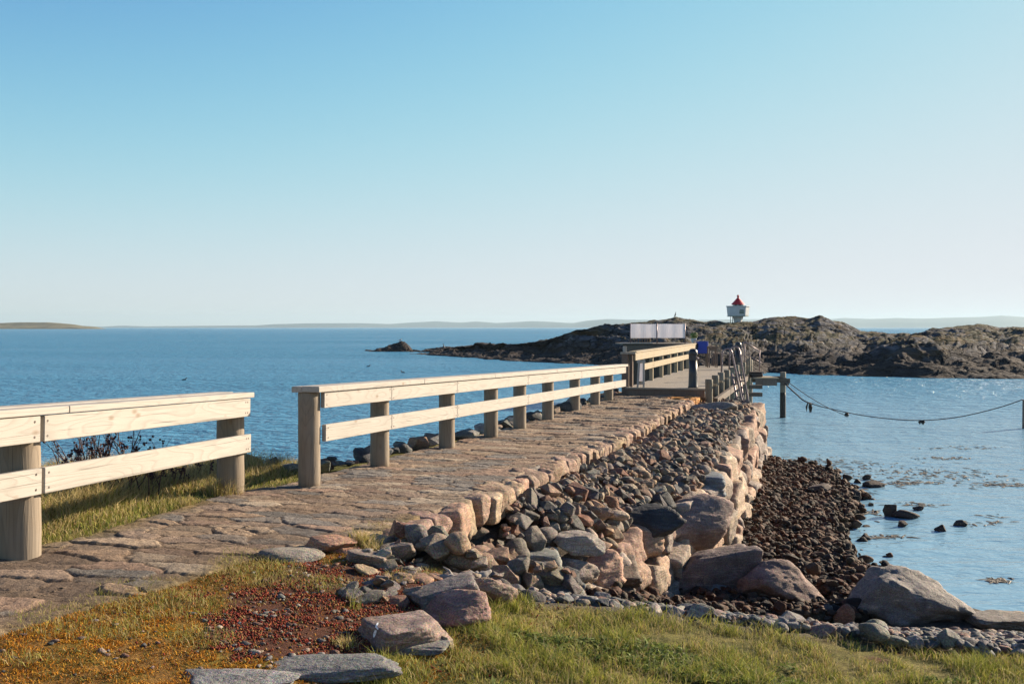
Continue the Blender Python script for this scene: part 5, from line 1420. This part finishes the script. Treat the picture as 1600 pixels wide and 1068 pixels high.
# moss cushions
N = 260000
x = rng.uniform(-3.4, .6, N); y = rng.uniform(3.7, 7.2, N); z = zgv(x, y); _, rd, ms, fg, _ = cover(x, y, z); s_, t_ = to_st(x, y)
cl = n2(x, y, 14, 3, 81)
kp = (rng.random(N) < ms * np.clip(.7 + cl * 1.2, 0, 1)) & ((t_ > tR(s_) - .06)); x, y, z, cl = x[kp], y[kp], z[kp], cl[kp]; n_ = len(x)
MP = 1.15 * np.array([[.46, .20, .02], [.52, .27, .03], [.38, .14, .02], [.24, .16, .03], [.13, .13, .03], [.38, .28, .13]])
cl3 = n2(x, y, 2.0, 3, 82)
idx = np.where(rng.random(n_) < np.clip(.55 - cl3 * 1.6, 0, 1), rng.choice([3, 4, 4, 2, 5], n_), rng.choice([0, 1, 2], n_))
blades('moss', np.stack([x, y, z - .002], 1), rng.uniform(.006, .016, n_) * (1 + .8 * cl), rng.uniform(.003, .006, n_), MP[idx] * rng.uniform(.6, 1.15, (n_, 1)), M_moss, 1.0)
# stonecrop: small fleshy red buds
N = 110000
x = rng.uniform(-2.4, .8, N); y = rng.uniform(4.3, 8.6, N); z = zgv(x, y); _, rd, _, fg, _ = cover(x, y, z); s_, t_ = to_st(x, y)
cl = n2(x, y, 9, 3, 83); spill = .25 * (cl > .15) * np.exp(-((x + .9) / 1.1) ** 2 - ((y - 5.8) / 1.0) ** 2)
kp = (rng.random(N) < np.maximum(rd * np.clip(.45 + cl * 1.5, 0, 1), spill)) & (t_ > tR(s_) + .03); x, y, z = x[kp], y[kp], z[kp]; n_ = len(x)
v0, f0 = ico(1)
r_ = rng.uniform(.003, .007, n_)
V = (v0[None] * r_[:, None, None] * np.array([1, 1, 1.2]) + np.stack([x, y, z + r_ * .8], 1)[:, None]).reshape(-1, 3)
Fc = (f0[None] + (np.arange(n_) * len(v0))[:, None, None]).reshape(-1, 3)
RC = 1.25 * np.array([[.22, .04, .025], [.28, .08, .035], [.16, .03, .02], [.28, .16, .06], [.16, .13, .05], [.10, .045, .03]])
C = np.repeat(RC[rng.choice(6, n_, p=[.3, .22, .2, .12, .08, .08])] * rng.uniform(.6, 1.2, (n_, 1)), len(v0), 0)
tag(link('stonecrop', np_mesh('stonecrop', V, Fc, True, C), M_moss), kind='stuff')
# gravel grit among it
N = 7000
x = rng.uniform(-3.0, 1.4, N); y = rng.uniform(4.0, 8.4, N); z = zgv(x, y); _, rd, ms, fg, _ = cover(x, y, z); s_, t_ = to_st(x, y)
kp = (t_ > tR(s_) + .03) & (rng.random(N) < np.clip(rd + .12 * ms + (fg < .1) * (x > -1.2) * .8, 0, 1) * (fg < .6)); x, y, z = x[kp], y[kp], z[kp]; n_ = len(x)
v0, f0 = rock_verts(1500, 2, 'angular', .12); r_ = rng.uniform(.006, .032, n_) * rng.uniform(.2, 1, n_) ** 1.5; a = rng.uniform(0, 6.3, n_)
rx = v0[None, :, 0] * np.cos(a)[:, None] - v0[None, :, 1] * np.sin(a)[:, None] * .8; ry = v0[None, :, 0] * np.sin(a)[:, None] + v0[None, :, 1] * np.cos(a)[:, None] * .8
V = (np.stack([rx, ry, np.broadcast_to(v0[None, :, 2] * .5, rx.shape)], -1) * r_[:, None, None] + np.stack([x, y, z + .003], 1)[:, None]).reshape(-1, 3)
Fc = (f0[None] + (np.arange(n_) * len(v0))[:, None, None]).reshape(-1, 3)
C = np.repeat(PAL[rng.choice(9, n_)] * .62, len(v0), 0)
tag(link('gravel', np_mesh('gravel', V, Fc, True, C), M_rockc), kind='stuff')

# bare rose-like shrubs behind the near fence
def shrub(px, py, Z_, h, nst, spread, label, seed):
    r_ = random.Random(seed)
    bx_ = (px - 800) / F * Z_; bz = float(zground(bx_, Z_))
    e = empty('bare_shrub', (bx_, Z_, bz), label, 'shrub', 'leafless shrubs behind the near fence')
    S_ = BM(); H_ = BM()
    def limb(p, d, L, r0, depth):
        pts = [p]; q = p.copy(); dd = d.copy()
        for k_ in range(4):
            dd = (dd + Vector((r_.uniform(-.22, .22), r_.uniform(-.22, .22), r_.uniform(-.05, .12)))).normalized(); q = q + dd * L / 4; pts.append(q.copy())
        S_.tube(pts, [r0, r0 * .85, r0 * .7, r0 * .55, r0 * .4], 5)
        if depth > 0:
            for k_ in range(r_.randint(2, 3)):
                i_ = r_.randint(1, 3); a = (dd + Vector((r_.uniform(-.8, .8), r_.uniform(-.8, .8), r_.uniform(0, .5)))).normalized()
                limb(pts[i_], a, L * r_.uniform(.35, .6), r0 * .6, depth - 1)
        if r_.random() < .55:
            for k_ in range(r_.randint(2, 4)):
                c = pts[-1] + Vector((r_.uniform(-.02, .02), r_.uniform(-.02, .02), r_.uniform(-.02, .02)))
                bmesh.ops.create_icosphere(H_.b, subdivisions=1, radius=r_.uniform(.007, .014), matrix=Matrix.Translation(c))
    for k_ in range(nst):
        p = Vector((bx_ + r_.uniform(-spread, spread), Z_ + r_.uniform(-.2, .2), bz - .02))
        limb(p, Vector((r_.uniform(-.35, .35), r_.uniform(-.3, .3), 1)).normalized(), h * r_.uniform(.6, 1.0), .008, 2)
    S_.build('stems', M_stem, e); H_.build('dried_heads', M_hip, e)['kind'] = 'stuff'
shrub(95, 0, 8.9, .80, 11, .34, 'dense leafless reddish shrub left of the others behind the fence', 1)
shrub(150, 0, 9.0, .74, 9, .30, 'middle leafless shrub with clustered dark dried heads', 2)
shrub(205, 0, 9.2, .66, 8, .28, 'low leafless shrub showing below the lower rail', 3)
shrub(262, 0, 9.6, .36, 5, .16, 'sprawling thin shrub nearest the right hand post', 4)
shrub(285, 0, 10.2, .30, 3, .3, 'few brown twigs leaning at the end of the grass', 5)

# driftwood by the rubble
Z_, g_ = ray_ground(722, 914); p = Vector(((722 - 800) / F * Z_, Z_, g_ + .03))
B = BM(); B.tube(smooth_pts([p + Vector((-.20, .03, .0)), p + Vector((-.12, .0, .012)), p + Vector((-.03, -.012, .008)), p + Vector((.06, .008, .022)), p + Vector((.12, -.01, .02)), p + Vector((.19, .03, .05))], 4), [float(q) * (1 + .25 * math.sin(i_ * 2.3)) for i_, q in enumerate(np.interp(np.linspace(0, 5, 21), range(6), [.008, .022, .028, .030, .034, .008]))], 7)
B.tube([p + Vector((.07, 0, .01)), p + Vector((.09, -.05, -.02)), p + Vector((.08, -.08, -.035))], [.022, .012, .004], 6)
B.tube([p + Vector((-.06, 0, .01)), p + Vector((-.09, .03, .05)), p + Vector((-.13, .05, .07))], [.014, .009, .003], 6)
tag(B.build('driftwood', M_drift, None, p), 'bleached grey driftwood chunk lying across stones by the red stonecrop', 'driftwood')
